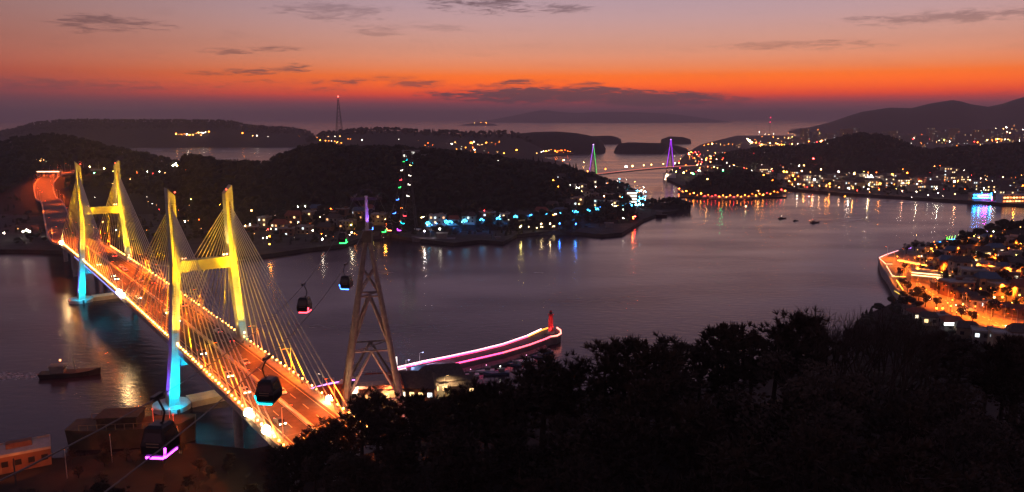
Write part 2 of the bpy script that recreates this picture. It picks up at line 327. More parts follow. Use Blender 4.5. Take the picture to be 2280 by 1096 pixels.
# foreground slope: (pixel column, skyline pixel, distance of the skyline, height of the trees on it)
FG = [(-700,1090,120,5),(0,1072,120,5),(300,1085,120,5),(480,1090,118,5),(590,1055,112,7),(640,1008,104,8),(700,968,100,8),(760,940,98,8),(830,900,92,8),(900,886,86,8),(1000,866,82,8),(1130,856,78,8),(1200,830,74,8),(1270,832,72,8),(1350,790,72,8),(1480,784,74,8),(1620,752,78,8),(1700,752,80,8),(1770,722,82,8),(1870,706,84,8),(1960,706,86,8),(2060,722,88,8),(2140,760,88,8),(2230,790,86,8),(2320,780,84,8),(3200,800,84,8)]
fu, fz, fY = [], [], []
for (a, b, Y, th) in FG:
    p = dp(a, b, Y); fu.append(p.x/Y); fz.append(p.z-th); fY.append(Y)
def fgf(x, y):
    yy = np.maximum(y, 12.); u = x/yy; Y0 = np.interp(u, fu, fY); z0 = np.interp(u, fu, fz)
    near = z0 + (Y0-yy)*.07 + wob(x, y, 9)*.5
    far = z0 - (yy-Y0)*np.where(u < -.3, .62, .75) + wob(x, y, 11)*.6
    return np.maximum(np.where(yy < Y0, near, far), -2.)
GR.append(fgf)
uu, yy = np.meshgrid(np.linspace(fu[0], fu[-1], 260), np.concatenate([np.linspace(14, 120, 60), np.linspace(123, 230, 40)]))
xx = uu*yy; zz = fgf(xx, yy)
idx = np.arange(uu.size).reshape(uu.shape); Q = np.stack([idx[:-1,:-1], idx[:-1,1:], idx[1:,1:], idx[1:,:-1]], -1).reshape(-1, 4)
struct(O('foreground_hillside', rawmesh('foreground_hillside', np.stack([xx, yy, zz], -1).reshape(-1, 3), Q, SOILN)))
APX = [hit(118,470,1.,500), hit(104,445,1.,500), hit(98,424,1.,500), hit(103,403,1.,500), hit(122,391,1.,500), hit(152,386,1.,500), hit(215,380,1.,500)]
def near_path(x, y, d=17.):
    for a, b in zip(APX[:-1], APX[1:]):
        ab = b-a; t = max(0, min(1, ((x-a.x)*ab.x+(y-a.y)*ab.y)/(ab.x**2+ab.y**2))); q = a+ab*t
        if (q.x-x)**2+(q.y-y)**2 < d*d: return True
    return False
# ------------------------------------------------------------------ woodland that reads as one mass on the far hills
def crown_template(kind):
    V, T = [], []
    if kind == 'conifer':
        for t_ in range(3):
            z0 = .1+.28*t_; z1 = z0+.45; r = .26*(1-.27*t_); n = 7; b = len(V)
            for i in range(n):
                a = 2*math.pi*i/n; rr = r*random.uniform(.7, 1.2); V.append((rr*math.cos(a), rr*math.sin(a), z0+random.uniform(-.05, .05)))
            V.append((0, 0, z1)); T += [(b+i, b+(i+1) % n, b+n) for i in range(n)]
    else:
        for l in range(4):
            c = np.array([random.uniform(-.22, .22), random.uniform(-.22, .22), random.uniform(.45, .8)]) if l else np.array([0, 0, .55])
            r = random.uniform(.2, .34); b = len(V); n = 6
            V.append(tuple(c+[0, 0, r]));
            for j, a2 in enumerate((.5, -.35)):
                for i in range(n):
                    a = 2*math.pi*(i+.5*j)/n; rr = r*random.uniform(.75, 1.25)
                    V.append(tuple(c+np.array([rr*math.cos(a)*math.cos(a2), rr*math.sin(a)*math.cos(a2), rr*math.sin(a2)])))
            for i in range(n):
                k = (i+1) % n
                T += [(b, b+1+i, b+1+k), (b+1+i, b+1+n+i, b+1+k), (b+1+k, b+1+n+i, b+1+n+k)]
    return np.array(V), np.array(T)
TPL = [crown_template('broad') for _ in range(4)] + [crown_template('conifer') for _ in range(3)]
def woodland(name, rd, n, hmin, hmax, label, vmin=-1., vmax=.35, umin=None, umax=None, zmin=3.5, conifer=.25):
    us = rd['us']; u = rng.uniform(us[0] if umin is None else umin, us[-1] if umax is None else umax, n); v = rng.uniform(vmin, vmax, n)
    Y0 = np.interp(u, us, rd['Ys']); y = Y0 + np.where(v < 0, v*rd['wf'], v*rd['wb']); x = u*y; z = rd['f'](x, y)
    VV, TT = [], []; off = 0
    for i in range(n):
        if z[i] < zmin or near_path(x[i], y[i]): continue
        tv, tt = TPL[rng.integers(4, 7)] if rng.random() < conifer else TPL[rng.integers(0, 4)]
        h = rng.uniform(hmin, hmax); a = rng.uniform(0, 6.28); ca, sa = math.cos(a), math.sin(a); wd = h*rng.uniform(.9, 1.35)
        q = np.stack([(tv[:,0]*ca-tv[:,1]*sa)*wd + x[i], (tv[:,0]*sa+tv[:,1]*ca)*wd + y[i], tv[:,2]*h + z[i] - .1*h], -1)
        VV.append(q); TT.append(tt+off); off += len(tv)
    o = O(name, rawmesh(name, np.concatenate(VV), np.concatenate(TT), LEAF)); tag(o, label, 'woodland', kind='stuff'); return o
woodland('headland_woodland', RA, 4300, 5, 9.5, 'dark wood covering the headland across the strait', -.88, .3)
woodland('left_hill_woodland', RB, 2200, 6, 11, 'dark hazy wood on the hill behind the yellow bridge', -.75, .2)
woodland('town_hill_woodland', RE, 1500, 7, 12, 'dark wood on the round hill above the right-hand town', -.9, .2)
woodland('right_hill_woodland', RF, 1300, 7, 12, 'dark wood on the long hill behind the neon quay', -.85, .2)
woodland('island_woodland', RG, 700, 4, 8, 'dark wood on the round island ringed with orange lamps', -.75, .5, zmin=4)
woodland('quay_grove', RQ, 150, 4, 7, 'dark clump of trees behind the long barge at the far quay', -.8, .8, zmin=2)
woodland('point_grove', RQ2, 150, 4, 7, 'dark clump of trees on the point at the end of the headland', -.8, .8, zmin=2)
woodland('far_ridge_woodland', RC, 2200, 8, 13, 'hazy wood on the long far ridge at the left', -.5, .1)
woodland('peninsula_woodland', RP, 190, 4, 8, 'dark scrub on the slope above the peninsula houses', -.55, .5, umin=.56)
woodland('far_rise_woodland', RD, 500, 8, 15, 'hazy wood along the low rise under the radio mast', -.3, .15)
def scrubland(name, rects, label, hmin=2.5, hmax=6, y0=300):
    VV, TT = [], []; off = 0
    for (x0, x1, y0_, y1_, n) in rects:
        for _ in range(n):
            p = hit(rng.uniform(x0,x1), rng.uniform(y0_,y1_), 0, y0)
            if p.z < 1 or near_path(p.x, p.y): continue
            tv, tt = TPL[rng.integers(0,7)]; h = rng.uniform(hmin,hmax); a = rng.uniform(0,6.28); ca, sa = math.cos(a), math.sin(a); wd = h*rng.uniform(1.,1.7)
            VV.append(np.stack([(tv[:,0]*ca-tv[:,1]*sa)*wd+p.x, (tv[:,0]*sa+tv[:,1]*ca)*wd+p.y, tv[:,2]*h+p.z-.12*h], -1)); TT.append(tt+off); off += len(tv)
    tag(O(name, rawmesh(name, np.concatenate(VV), np.concatenate(TT), LEAF)), label, 'scrub', kind='stuff')
scrubland('town_shore_scrub', [(1570,2280,386,428,330),(1900,2280,405,436,120)], 'dark trees and shrubs along the right-hand town shore', 3, 7)
scrubland('village_scrub', [(200,760,480,545,240),(760,1280,500,526,120),(0,200,440,545,90),(1270,1430,425,480,90)], 'dark trees and shrubs along the far shore below the headland')
scrubland('near_shore_scrub', [(1860,2050,655,760,150),(1900,2280,750,870,220),(1050,1500,860,900,60)], 'dark shrubs on the low shore behind the foreground trees', 2.5, 5, 150)
# ================================================================== the yellow cable-stayed bridge
AX = math.atan2(.605, .797); BO = Vector((-102.2, 248.8, 0))
br = thing('cable_stayed_bridge', 'long cable-stayed road bridge with two yellow-lit H towers at the left', 'bridge', BO, AX)
def bw(x, y, z):   # bridge local -> world
    return BO + Vector((x*math.cos(AX)-y*math.sin(AX), x*math.sin(AX)+y*math.cos(AX), z))
SPAN, Y0B, Y1B, HW = 187., -104., 276., 9.6
def zd(y): return 18.8 + 1.9*(1-((y-93.5)/190)**2)
ys = [Y0B + (Y1B-Y0B)*i/48 for i in range(49)]
def ribbon(xa, xb, t, dz, ys=ys):
    m = MB()
    for a, b in zip(ys[:-1], ys[1:]):
        za, zb = zd(a)+dz, zd(b)+dz
        m.add([(xa,a,za-t),(xb,a,za-t),(xb,b,zb-t),(xa,b,zb-t),(xa,a,za),(xb,a,za),(xb,b,zb),(xa,b,zb)], [(3,2,1,0),(4,5,6,7),(0,1,5,4),(1,2,6,5),(2,3,7,6),(3,0,4,7)])
    return m
dk = ribbon(-HW-.9, HW+.9, 1.9, 0).build('deck', CONC, br)
ribbon(-HW+1.5, HW-1.5, .05, .06).build('roadway', ASPH, br)
for s in (-1, 1):
    ribbon(min(s*(HW-1.45), s*HW), max(s*(HW-1.45), s*HW), .2, .22).build('footway', CONC, br)
LINE = mat('road_paint', (.7, .62, .4), .7, .15, 2)
mk = ribbon(-.62, -.48, .01, .075)
for x in (.48, -7.3, 7.16): mk.add(*(lambda r: (r.v, r.f))(ribbon(x, x+.14, .01, .075)))
mk.build('lane_line', LINE, br)
for x in (-4.1, 3.96):
    d_ = MB(); y = Y0B+2
    while y < Y1B-5:
        d_.add([(x,y,zd(y)+.08),(x+.16,y,zd(y)+.08),(x+.16,y+4,zd(y+4)+.08),(x,y+4,zd(y+4)+.08)], [(0,1,2,3)]); y += 9
    d_.build('lane_dashes', LINE, br)['kind'] = 'stuff'
ribbon(-.28, .28, .75, .8).build('median_barrier', mat('median_concrete', (.5, .46, .38), .8, .15, .6), br)
for s in (-1, 1):
    m = MB()
    for zz_ in (.55, .85, 1.15):
        for a, b in zip(ys[:-1], ys[1:]): m.beam((s*(HW+.55),a,zd(a)+zz_), (s*(HW+.55),b,zd(b)+zz_), .07, .07)
    y = Y0B
    while y < Y1B: m.box((s*(HW+.55), y, zd(y)+.6), (.1, .1, 1.25)); y += 2.4
    m.build('guard_rail', mat('rail_paint', (.5, .48, .42), .6, .1), br)
# violet strip on the left fascia of the far half
m = MB(); yl = [88+i*5 for i in range(27)]
for a, b in zip(yl[:-1], yl[1:]): m.beam((-HW-.95, a, zd(a)-.9), (-HW-.95, b, zd(b)-.9), .08, .35)
m.build('fascia_light_strip', emi((.25, .3, 1), 2.2), br)
for y in (-88, -58, -29, 32, 62, 93, 124, 155, 215, 245):
    MB().box((0, y, zd(y)+.068), (16, .5, .02)).build('expansion_joint', DSTEEL, br)
# towers
LEGX = [(0, 13.2), (19.5, 11.2), (43, 9.4), (47.5, 9.1), (71.5, 9.0)]
def tower(yc, first):
    tw = O('tower', None, br, (0, yc, 0)); tw['label'] = 'nearer tower, yellow above the deck and cyan below' if first else 'farther tower, yellow above the deck and cyan below'
    for s in (-1, 1):
        lo, up = MB(), MB()
        for (za, xa), (zb, xb) in zip(LEGX[:-1], LEGX[1:]):
            wa = 2.8 if za < 19 else (2.5 if za < 40 else 2.3); wb_ = 2.5 if zb < 40 else 2.3; da, db = (4.8, 4.2) if za < 19 else (4.2, 3.8)
            if za == 0: wa, da = 3.3, 5.4
            a = [(s*xa+i*wa/2, j*da/2, za) for i, j in ((-1,-1),(1,-1),(1,1),(-1,1))]
            zt = [zb]*4
            if zb > 70: zt = [zb + (1.4 if i*s > 0 else -1.2) for i, j in ((-1,-1),(1,-1),(1,1),(-1,1))]
            b = [(s*xb+i*wb_/2, j*db/2, z_) for (i, j), z_ in zip(((-1,-1),(1,-1),(1,1),(-1,1)), zt)]
            (lo if za < 19 else up).hexa(a, b)
        lo.build('lower_leg', PAINT, tw); up_o = up.build('leg', PAINT, tw)
        for zj in (26, 32, 38, 52, 57.5, 63, 68):
            xj = np.interp(zj, [a for a, b in LEGX], [b for a, b in LEGX]); wj, dj = np.interp(zj, [19.5,43,71.5], [2.5,2.3,2.3]), np.interp(zj, [19.5,43,71.5], [4.2,3.9,3.8])
            MB().box((s*xj, 0, zj), (wj+.06, dj+.14, .16)).build('casting_joint', mat('joint_stain', (.3,.26,.16), .9, .2), up_o)
        if s < 0:
            ld_ = MB()
            for xo in (-.3, .3): ld_.tube((s*11.2+xo, -2.75, 20), (s*9.05+xo, -2.3, 69), .05, n=4)
            for k in range(60): f_ = k/60; ld_.tube((s*(11.2-2.15*f_)-.3, -2.75+.45*f_, 20+49*f_), (s*(11.2-2.15*f_)+.3, -2.75+.45*f_, 20+49*f_), .035, n=3)
            ld_.build('ladder', DSTEEL, up_o)
        # anchor slot on the upper leg: flat strip with recess shade in its colour
        sl = MB()
        for f_ in (-1, 1): sl.box((s*9.0, f_*(1.93), 60), (.5, .12, 15))
        sl.build('anchor_slot', mat('slot_shadow', (.22, .17, .06), .8, .2), up_o)
        MB().prism([(s*13.2+6.0*math.cos(2*math.pi*i/20), 6.4*math.sin(2*math.pi*i/20)) for i in range(20)], -1.5, 1.6).build('caisson', mat('caisson_concrete', (.5, .5, .48), .8, .15, .5), tw)
        hd = MB().ball((s*(11.2-.4), -3.4, zd(yc)+2.3), .32).build('aviation_lamp', emi((1, .55, .2), 14), tw)
        MB().ball((s*9+s*-1.0, -2.4, 71.6), .24).build('aviation_lamp', emi((1, .05, .03), 10), tw)
        for dx in (-.5, .5): MB().ball((s*6.6+dx, -1.6, 49.9), .26).build('beam_lamp', emi((1, .45, .25), 16), tw)
    MB().hexa([(-8.15,-1.6,45.4),(8.15,-1.6,45.4),(8.15,1.6,45.4),(-8.15,1.6,45.4)], [(-7.95,-1.6,49.0),(7.95,-1.6,49.0),(7.95,1.6,49.0),(-7.95,1.6,49.0)]).build('cross_beam', PAINT, tw)
    MB().box((0, 0, 15.6), (19.5, 3.6, 2.4)).build('deck_beam', CONC, tw)
    MB().box((0, 0, .7), (15.6, 7.6, 2.6)).build('footing_slab', mat('footing_concrete', (.5, .45, .38), .85, .15, .4), tw)
    # floodlight fixtures with their own beams
    YEL = (1, .52, .0)
    for s in (-1, 1):
        for (lx, ly, lz, az_, e, sz) in ((8.4, -16, zd(yc)+1.2, 64, 430000, 29), (10.4, -17, zd(yc)+1.2, 62, 330000, 29), (8.4, -9, zd(yc)+.9, 38, 60000, 50), (10.4, -10, zd(yc)+.9, 36, 40000, 50), (9.9, 14, zd(yc)+1.2, 55, 100000, 50), (8.4, -60, zd(yc)+1.2, 66, 100000, 62), (8.4, 52, zd(yc)+1.2, 66, 80000, 60)):
            fx = MB().box((s*lx, ly, lz-.25), (.4, .5, .5)).build('floodlight', DSTEEL, tw)
            light(tw, (s*lx, ly, lz+.25), (s*9.4, 0, az_), e, YEL, sz, .5)
        light(tw, (s*13.2, -8.6, 2.4), (s*12.0, -2.2, 12), 90000, (0, .6, 1), 75, .5); light(tw, (s*13.2, -8.6, 5), (s*13.2, -3, 1.6), 6000, (0, .62, 1), 75, .5)
        MB().box((s*13.2, -8.6, .9), (.9, .5, 2.6)).build('floodlight', DSTEEL, tw)
    light(tw, (5.0, -1.0, 49.9), (9, -1.0, 62), 14000, (1, .72, .2), 60, .4)
    MB().box((4.8, -1.0, 49.5), (.5, .5, .5)).build('floodlight', DSTEEL, tw)
    light(tw, (5.4, -1.5, zd(yc)+1.0), (10.5, -.5, 32), 12000, (1, .7, .18), 60, .4)
    light(tw, (-20.5, -1.5, 2.6), (-13, 0, 11), 24000, (.16, .05, 1), 60, .4)
    light(tw, (0, -6, 8), (0, -1, 1.5), 2600, (1, .5, .12), 130, .5)
    return tw
tower(0, True); tower(SPAN, False)
# stay cables, each its own
cab_me = {}
for ti, yc in enumerate((0., SPAN)):
    for s in (-1, 1):
        for dirn in (-1, 1):
            n = 12
            for k in range(n):
                span = 88 if (dirn == 1) == (ti == 0) else 92
                y = yc + dirn*(10 + (span-10)*k/(n-1)); zt = 57.0 + 9.2*k/(n-1)
                MB().tube((s*9.1, yc+dirn*2.1, zt), (s*(HW+.2), y, zd(y)+.3), .17, n=5, cap=False).build('stay_cable', CABLE, br)
# bulbs along both kerbs
bulb = MB().ball((0,0,0), .27).mesh('edge_light', emi((1, .38, .07), 24)); bulbl = MB().ball((0,0,0), .36).mesh('edge_light', emi((1, .36, .06), 26))
y = Y0B+6
i = 0
while y < Y1B:
    o = O('edge_light', bulbl if i % 3 == 0 else bulb, br, (-HW-.75, y, zd(y)+1.4)); y += 2.9 if y < 190 else 3.4; i += 1
y = Y0B+4
while y < Y1B-40:
    O('edge_light', bulb, br, (HW+.6, y, zd(y)+1.35)); y += 3.4
big = MB().ball((0,0,0), 1.15).mesh('navigation_flood', emi((1, .62, .26), 140))
for (x, y) in ((-HW-.9, 93.5), (-HW-.9, 86), (-HW-.9, 268), (-HW-.9, -71), (-HW-.9, -84), (HW+.6, -74)):
    O('navigation_flood', big, br, (x, y, zd(y)+1.2), scale=(.75 if y in (86, -74) else 1))
# approach piers below the deck
for y in (-45, -88, 232, 262):
    g = max(0, gz(*bw(0, y, 0).xy)); m = MB()
    m.box((0, y, 15.9), (16, 2.4, 2.0))
    for x in (-5.5, 5.5): m.tube((x, y, -1.5), (x, y, 15), 1.3, n=10)
    m.build('approach_pier', CONC, br)
# street lamps on the deck: pole, arm, head and beam of its own
def deck_lamp(wx, wy, wz, rz, label, power, h=9., group='street lamps on the yellow bridge', arm=2.2, colr=(1, .11, .002)):
    t = thing('street_lamp', label, 'street lamp', (wx, wy, wz), rz, group)
    MB().tube((0,0,0), (0,0,h), .13, .07, 6).tube((0,0,h-.1), (arm,0,h+.25), .05, n=5).build('pole', mat('lamp_pole_paint', (.5, .45, .4), .5, .1), t)
    MB().box((arm, 0, h+.27), (.9, .36, .16)).build('lamp_head', DSTEEL, t)
    MB().box((arm, 0, h+.165), (.7, .28, .05)).build('lamp_glass', emi(colr, 14), t)
    light(t, (arm, 0, h+.05), (arm+.4, 0, 0), power, colr, 150, .7, .2); return t
LP = 42000
li = 0
for y in (-92, -62, -33, 30, 60, 92, 124, 155, 216, 245, 270):
    for s in (-1, 1):
        wpt = bw(s*(HW-.35), y + (12 if s > 0 else 0), zd(y)+.22)
        side = 'far kerb' if s > 0 else 'near kerb'
        pos = ('before the nearer tower' if y < 0 else ('between the towers' if y < 190 else 'beyond the farther tower'))
        deck_lamp(*wpt, AX + (math.pi if s > 0 else 0), f'tall lamp post on the {side} of the yellow bridge, {pos}', LP*(1 if y < 100 else 1.4)); li += 1
# the approach road on the far side, curving away to the toll plaza
pth = [bw(0, Y1B-.5, zd(Y1B)), bw(-3, Y1B+45, zd(Y1B)-.5)] + [Vector((q.x, q.y, max(14, q.z+1.6))) for q in APX]
def catmull(ps, n=10):
    out = []; q = [2*ps[0]-ps[1]] + ps + [2*ps[-1]-ps[-2]]
    for i in range(1, len(q)-2):
        for k in range(n):
            t = k/n; out.append(.5*((2*q[i]) + (q[i+1]-q[i-1])*t + (2*q[i-1]-5*q[i]+4*q[i+1]-q[i+2])*t*t + (3*q[i]-q[i-1]-3*q[i+1]+q[i+2])*t**3))
    out.append(ps[-1]); return out
pp = catmull(pth, 8)
for p in pp: p.z = max(p.z, gz(p.x, p.y)+1.2)
ar = thing('approach_viaduct', 'curving approach road glowing red-orange beyond the farther tower', 'road')
ar['category'] = 'viaduct'
m, m2 = MB(), MB(); sides = []
for i, p in enumerate(pp):
    d = (pp[min(i+1, len(pp)-1)]-pp[max(i-1, 0)]); d.z = 0; d.normalize(); nrm = Vector((d.y, -d.x, 0)); wd = 9.2
    a_, b_ = p-nrm*wd, p+nrm*wd; zz_ = max(p.z, gz(a_.x,a_.y)+.6, gz(b_.x,b_.y)+.6) if i > 12 else p.z; a_.z = b_.z = zz_; sides.append((a_, b_))
for (a0, b0), (a1, b1) in zip(sides[:-1], sides[1:]):
    dz = Vector((0,0,-1.6)); m.hexa([a0+dz, b0+dz, b1+dz, a1+dz], [a0, b0, b1, a1]); up_ = Vector((0,0,.05))
    q = [(x*.94+y_*.06)+up_ for x, y_ in ((a0,b0),(b0,a0),(b1,a1),(a1,b1))]; m2.add(q, [(0,1,2,3)])
m.build('deck', CONC, ar); m2.build('roadway', ASPH, ar)
m = MB()
for i in range(0, len(pp), 4):
    if gz(pp[i].x, pp[i].y) < pp[i].z-3: m.tube((pp[i].x, pp[i].y, -1.5), (pp[i].x, pp[i].y, pp[i].z-1.5), 1.4, n=8)
m.build('pier', CONC, ar)
for i in range(3, len(pp)-1, 2):
    for k, q in enumerate(sides[i]):
        if (i//2 + k) % 2 == 0:
            c = (pp[i]-q).normalized()
            deck_lamp(q.x, q.y, q.z, math.atan2(c.y, c.x), 'lamp post along the red-orange curving approach road', 24000*random.uniform(.4,1.7), 9., 'street lamps on the approach road', 2.5, (1, .1, .004))
tl = thing('toll_gate', 'bright roofed gate across the far approach road', 'gate', pp[44], math.atan2(-(pp[45]-pp[43]).x, (pp[45]-pp[43]).y))
MB().box((0,0,6.2), (26,5,1.0)).build('roof', WHITE, tl)
for x in (-12,-6,0,6,12): MB().box((x,0,2.9), (.8,3,5.8)).build('pillar', CONC, tl)
MB().box((0,-2.53,6.2), (24,.05,.6)).build('light_strip', emi((1,.55,.3), 7), tl)
# cars on the bridge
def car(loc, rz, label, paint, tail=True, group='cars on the yellow bridge'):
    t = thing('car', label, 'car', loc, rz, group)
    b = MB(); W = .88
    prof = [(-2.2,.35),(-2.2,.85),(-1.5,.95),(-.9,1.42),(.6,1.42),(1.3,.95),(2.15,.8),(2.2,.35)]
    n = len(prof); b.add([(s*W*(.86 if z > 1.2 else 1), y, z) for s in (-1,1) for y, z in prof], [tuple(range(n)), tuple(range(2*n-1, n-1, -1))] + [(i, n+i, n+(i+1) % n, (i+1) % n) for i in range(n)])
    b.build('body', paint, t)
    g = MB(); g.add([(-.7,-1.46,1.0),(.7,-1.46,1.0),(.66,-.94,1.4),(-.66,-.94,1.4)], [(0,1,2,3)]); g.add([(.7,1.26,1.0),(-.7,1.26,1.0),(-.66,.62,1.43),(.66,.62,1.43)], [(0,1,2,3)]); g.build('window', GLASSD, t)
    for x in (-.85,.85):
        for y in (-1.35,1.35): MB().tube((x-.1,y,.33),(x+.1,y,.33),.33,n=10).build('wheel', DSTEEL, t)
    for x in (-.65,.65):
        MB().box((x,2.2,.68),(.32,.08,.16)).build('headlight', emi((1,.85,.6), 60), t)
        MB().box((x,-2.22,.78),(.32,.06,.14)).build('tail_light', emi((1,.03,.02), 40), t)
    return t
CP = [mat('dark_car_paint', (.03,.03,.035), .3, .1, spec=.5), mat('white_car_paint', (.6,.6,.58), .3, .05, spec=.5), mat('silver_car_paint', (.3,.3,.31), .3, .1, spec=.5)]
for (x, y, rv, ci, lb) in ((5.6,-4,0,0,'dark car driving away beside the nearer tower'), (2.2,-60,0,1,'pale car driving away near the bridge end'), (-5.4,-38,1,2,'silver car coming towards the near bank before the nearer tower'), (-2.2,48,1,1,'white car coming on just beyond the nearer tower'), (5.8,108,0,0,'dark car driving away at mid-span'), (-5.6,128,1,0,'dark car coming on at mid-span'), (2.4,160,0,2,'silver car driving away near the farther tower'), (-5.6,-80,1,0,'dark car coming on close to the near bank')):
    car(bw(x, y, zd(y)+.065), AX + (math.pi if rv else 0), lb, CP[ci])
rc = random.Random(14)
for i in range(14):
    y = -86+i*24+rc.uniform(-6,6); rv = i % 2; x = rc.choice((2.3, 5.7))*(-1 if rv else 1)
    if abs(y) < 9 or any(abs(y-q) < 7 for q in (-60,-38,48,108,128,160,-80)): y += 11
    car(bw(x, y, zd(y)+.065), AX + (math.pi if rv else 0), 'car with glaring headlights coming towards the near bank on the orange deck' if rv else 'car with red tail lights driving away over the orange deck', CP[i % 3])
# ================================================================== cable car
PY = Vector((-41.2, 215, 2.2))
pl = thing('cable_car_pylon', 'tall tubular steel cable-car tower standing beside the near bridge end', 'pylon', PY)
rot = R(12)
def pc(s, z):   # leg corner at height z (local)
    k = z/58.5; hw = 9.7*(1-k)+.55*k; a, b = s; return Vector((a*hw*math.cos(rot)-b*hw*.9*math.sin(rot), a*hw*math.sin(rot)+b*hw*.9*math.cos(rot), z))
CO = [(-1,-1),(1,-1),(1,1),(-1,1)]
for c in CO: MB().tube(pc(c,-1), pc(c,58.5), 1.2, .58, 10).build('leg', STEEL, pl)
lev = [13, 27, 42.5]
for i in range(4):
    a, b = CO[i], CO[(i+1) % 4]; MB().tube(pc(a,42.5), pc(b,50.5), .24, n=6).build('brace', STEEL, pl); MB().tube(pc(b,42.5), pc(a,50.5), .24, n=6).build('brace', STEEL, pl)
    for z0, z1 in ((0,13),(13,27),(27,42.5)): q_ = (pc(a,z1)+pc(b,z1))/2; MB().tube(pc(a,z0).lerp(q_,.5), pc(a,(z0+z1)/2), .17, n=5).tube(pc(b,z0).lerp(q_,.5), pc(b,(z0+z1)/2), .17, n=5).build('secondary_brace', STEEL, pl)
lad = MB()
for k in range(50): f_ = k/50; lad.tube(pc(CO[0],58*f_)+Vector((-.3,-1.0+.4*f_,0)), pc(CO[0],58*f_)+Vector((.3,-1.0+.4*f_,0)), .05, n=3)
for xo in (-.3,.3): lad.tube(pc(CO[0],0)+Vector((xo,-1.0,0)), pc(CO[0],58)+Vector((xo,-.6,0)), .06, n=4)
lad.build('ladder', STEEL, pl)
for z in lev:
    fr = MB()
    for i in range(4): fr.tube(pc(CO[i], z), pc(CO[(i+1) % 4], z), .3, n=6)
    fr.tube(pc(CO[0], z), pc(CO[2], z), .22, n=5)
    fr.build('ring_frame', STEEL, pl)
for z0, z1 in ((0,13),(13,27),(27,42.5)):
    for i in range(4):
        a, b = CO[i], CO[(i+1) % 4]; mid = (pc(a,z1)+pc(b,z1))/2
        MB().tube(pc(a,z0), mid, .4, n=6).build('brace', STEEL, pl); MB().tube(pc(b,z0), mid, .4, n=6).build('brace', STEEL, pl)
MB().box((0,0,16.6), (9.6,9.6,.15), rot).build('work_platform', STEEL, pl)
wr = MB()
for i in range(4):
    a = Vector((CO[i][0]*4.8, CO[i][1]*4.8, 0)); b = Vector((CO[(i+1)%4][0]*4.8, CO[(i+1)%4][1]*4.8, 0)); Rz = Matrix.Rotation(rot, 3, 'Z'); a, b = Rz@a, Rz@b
    for z in (17.2, 17.8): wr.tube(a+Vector((0,0,z)), b+Vector((0,0,z)), .05, n=4)
    for k in range(7): q = a.lerp(b, k/6); wr.tube(q+Vector((0,0,16.6)), q+Vector((0,0,17.8)), .05, n=4)
wr.build('platform_rail', STEEL, pl)
hb = MB().box((0,0,59.5), (2.6,2.6,3.4)).build('head_box', DSTEEL, pl)
MB().tube((0,0,61), (0,0,71), .55, .45, 10).build('mast', mat('mast_paint', (.5,.48,.5), .5, .1), pl)
ARM_Z = 70.2
ua = Vector((1, .105, 0)).normalized()
am = MB().beam(-ua*4.4+Vector((0,0,ARM_Z)), ua*4.4+Vector((0,0,ARM_Z)), .6, .8)
for s in (-1,1): am.tube(ua*s*4.2+Vector((0,0,ARM_Z)), Vector((0,0,ARM_Z-5)), .1, n=5)
am.tube(ua*-2+Vector((0,0,ARM_Z+.4)), ua*-1.2+Vector((0,0,ARM_Z+2.6)), .1, n=5).tube(ua*2+Vector((0,0,ARM_Z+.4)), ua*1.2+Vector((0,0,ARM_Z+2.6)), .1, n=5).tube(ua*-1.2+Vector((0,0,ARM_Z+2.6)), ua*1.2+Vector((0,0,ARM_Z+2.6)), .1, n=5)
am.build('cross_arm', DSTEEL, pl)
for s in (-1,1):
    q = MB(); c = ua*s*3.2+Vector((0,0,ARM_Z+.75)); q.beam(c+Vector((.3,-3,0)), c+Vector((-.3,3,0)), .25, .3)
    for k in range(-3,4): q.tube(c+Vector((-.15,k*.8,.2)), c+Vector((.15,k*.8,.2)), .28, n=8)
    q.build('sheave_train', DSTEEL, pl)
light(pl, (1.6,-2.2,62.5), (0,0,67), 2600, (.35,.12,1), 70, .5)
light(pl, (-8,-13,2), (-3,-1,26), 40000, (1,.3,.17), 70, .6); light(pl, (13,-11,2), (4,-1,24), 30000, (1,.28,.22), 70, .6)
for q in ((-8,-13.2,.5), (13,-11.2,.5)): MB().box(q, (.8,.6,1.4)).build('floodlight', DSTEEL, pl)
# far pylon and hill station
P2 = Vector((dp(910, 500, 625).x, 625, 0)); P2.z = gz(P2.x, P2.y)
p2 = thing('cable_car_pylon', 'slim lattice cable-car tower on the far shore below the hill station', 'pylon', P2)
H2 = 66-P2.z
for c in CO:
    MB().tube((c[0]*6.5,c[1]*6.5,0), (c[0]*1.2,c[1]*1.2,H2), .5, .3, 6).build('leg', DSTEEL, p2)
for k in range(6):
    z0, z1 = H2*k/6, H2*(k+1)/6; q = MB()
    w0, w1 = 6.5-5.3*k/6, 6.5-5.3*(k+1)/6
    for i in range(4):
        a, b = CO[i], CO[(i+1) % 4]; q.tube((a[0]*w0,a[1]*w0,z0), (b[0]*w1,b[1]*w1,z1), .16, n=4); q.tube((a[0]*w1,a[1]*w1,z1), (b[0]*w1,b[1]*w1,z1), .16, n=4)
    q.build('brace', DSTEEL, p2)
MB().box((0,0,H2+.5), (9,1.4,1)).build('cross_arm', DSTEEL, p2)
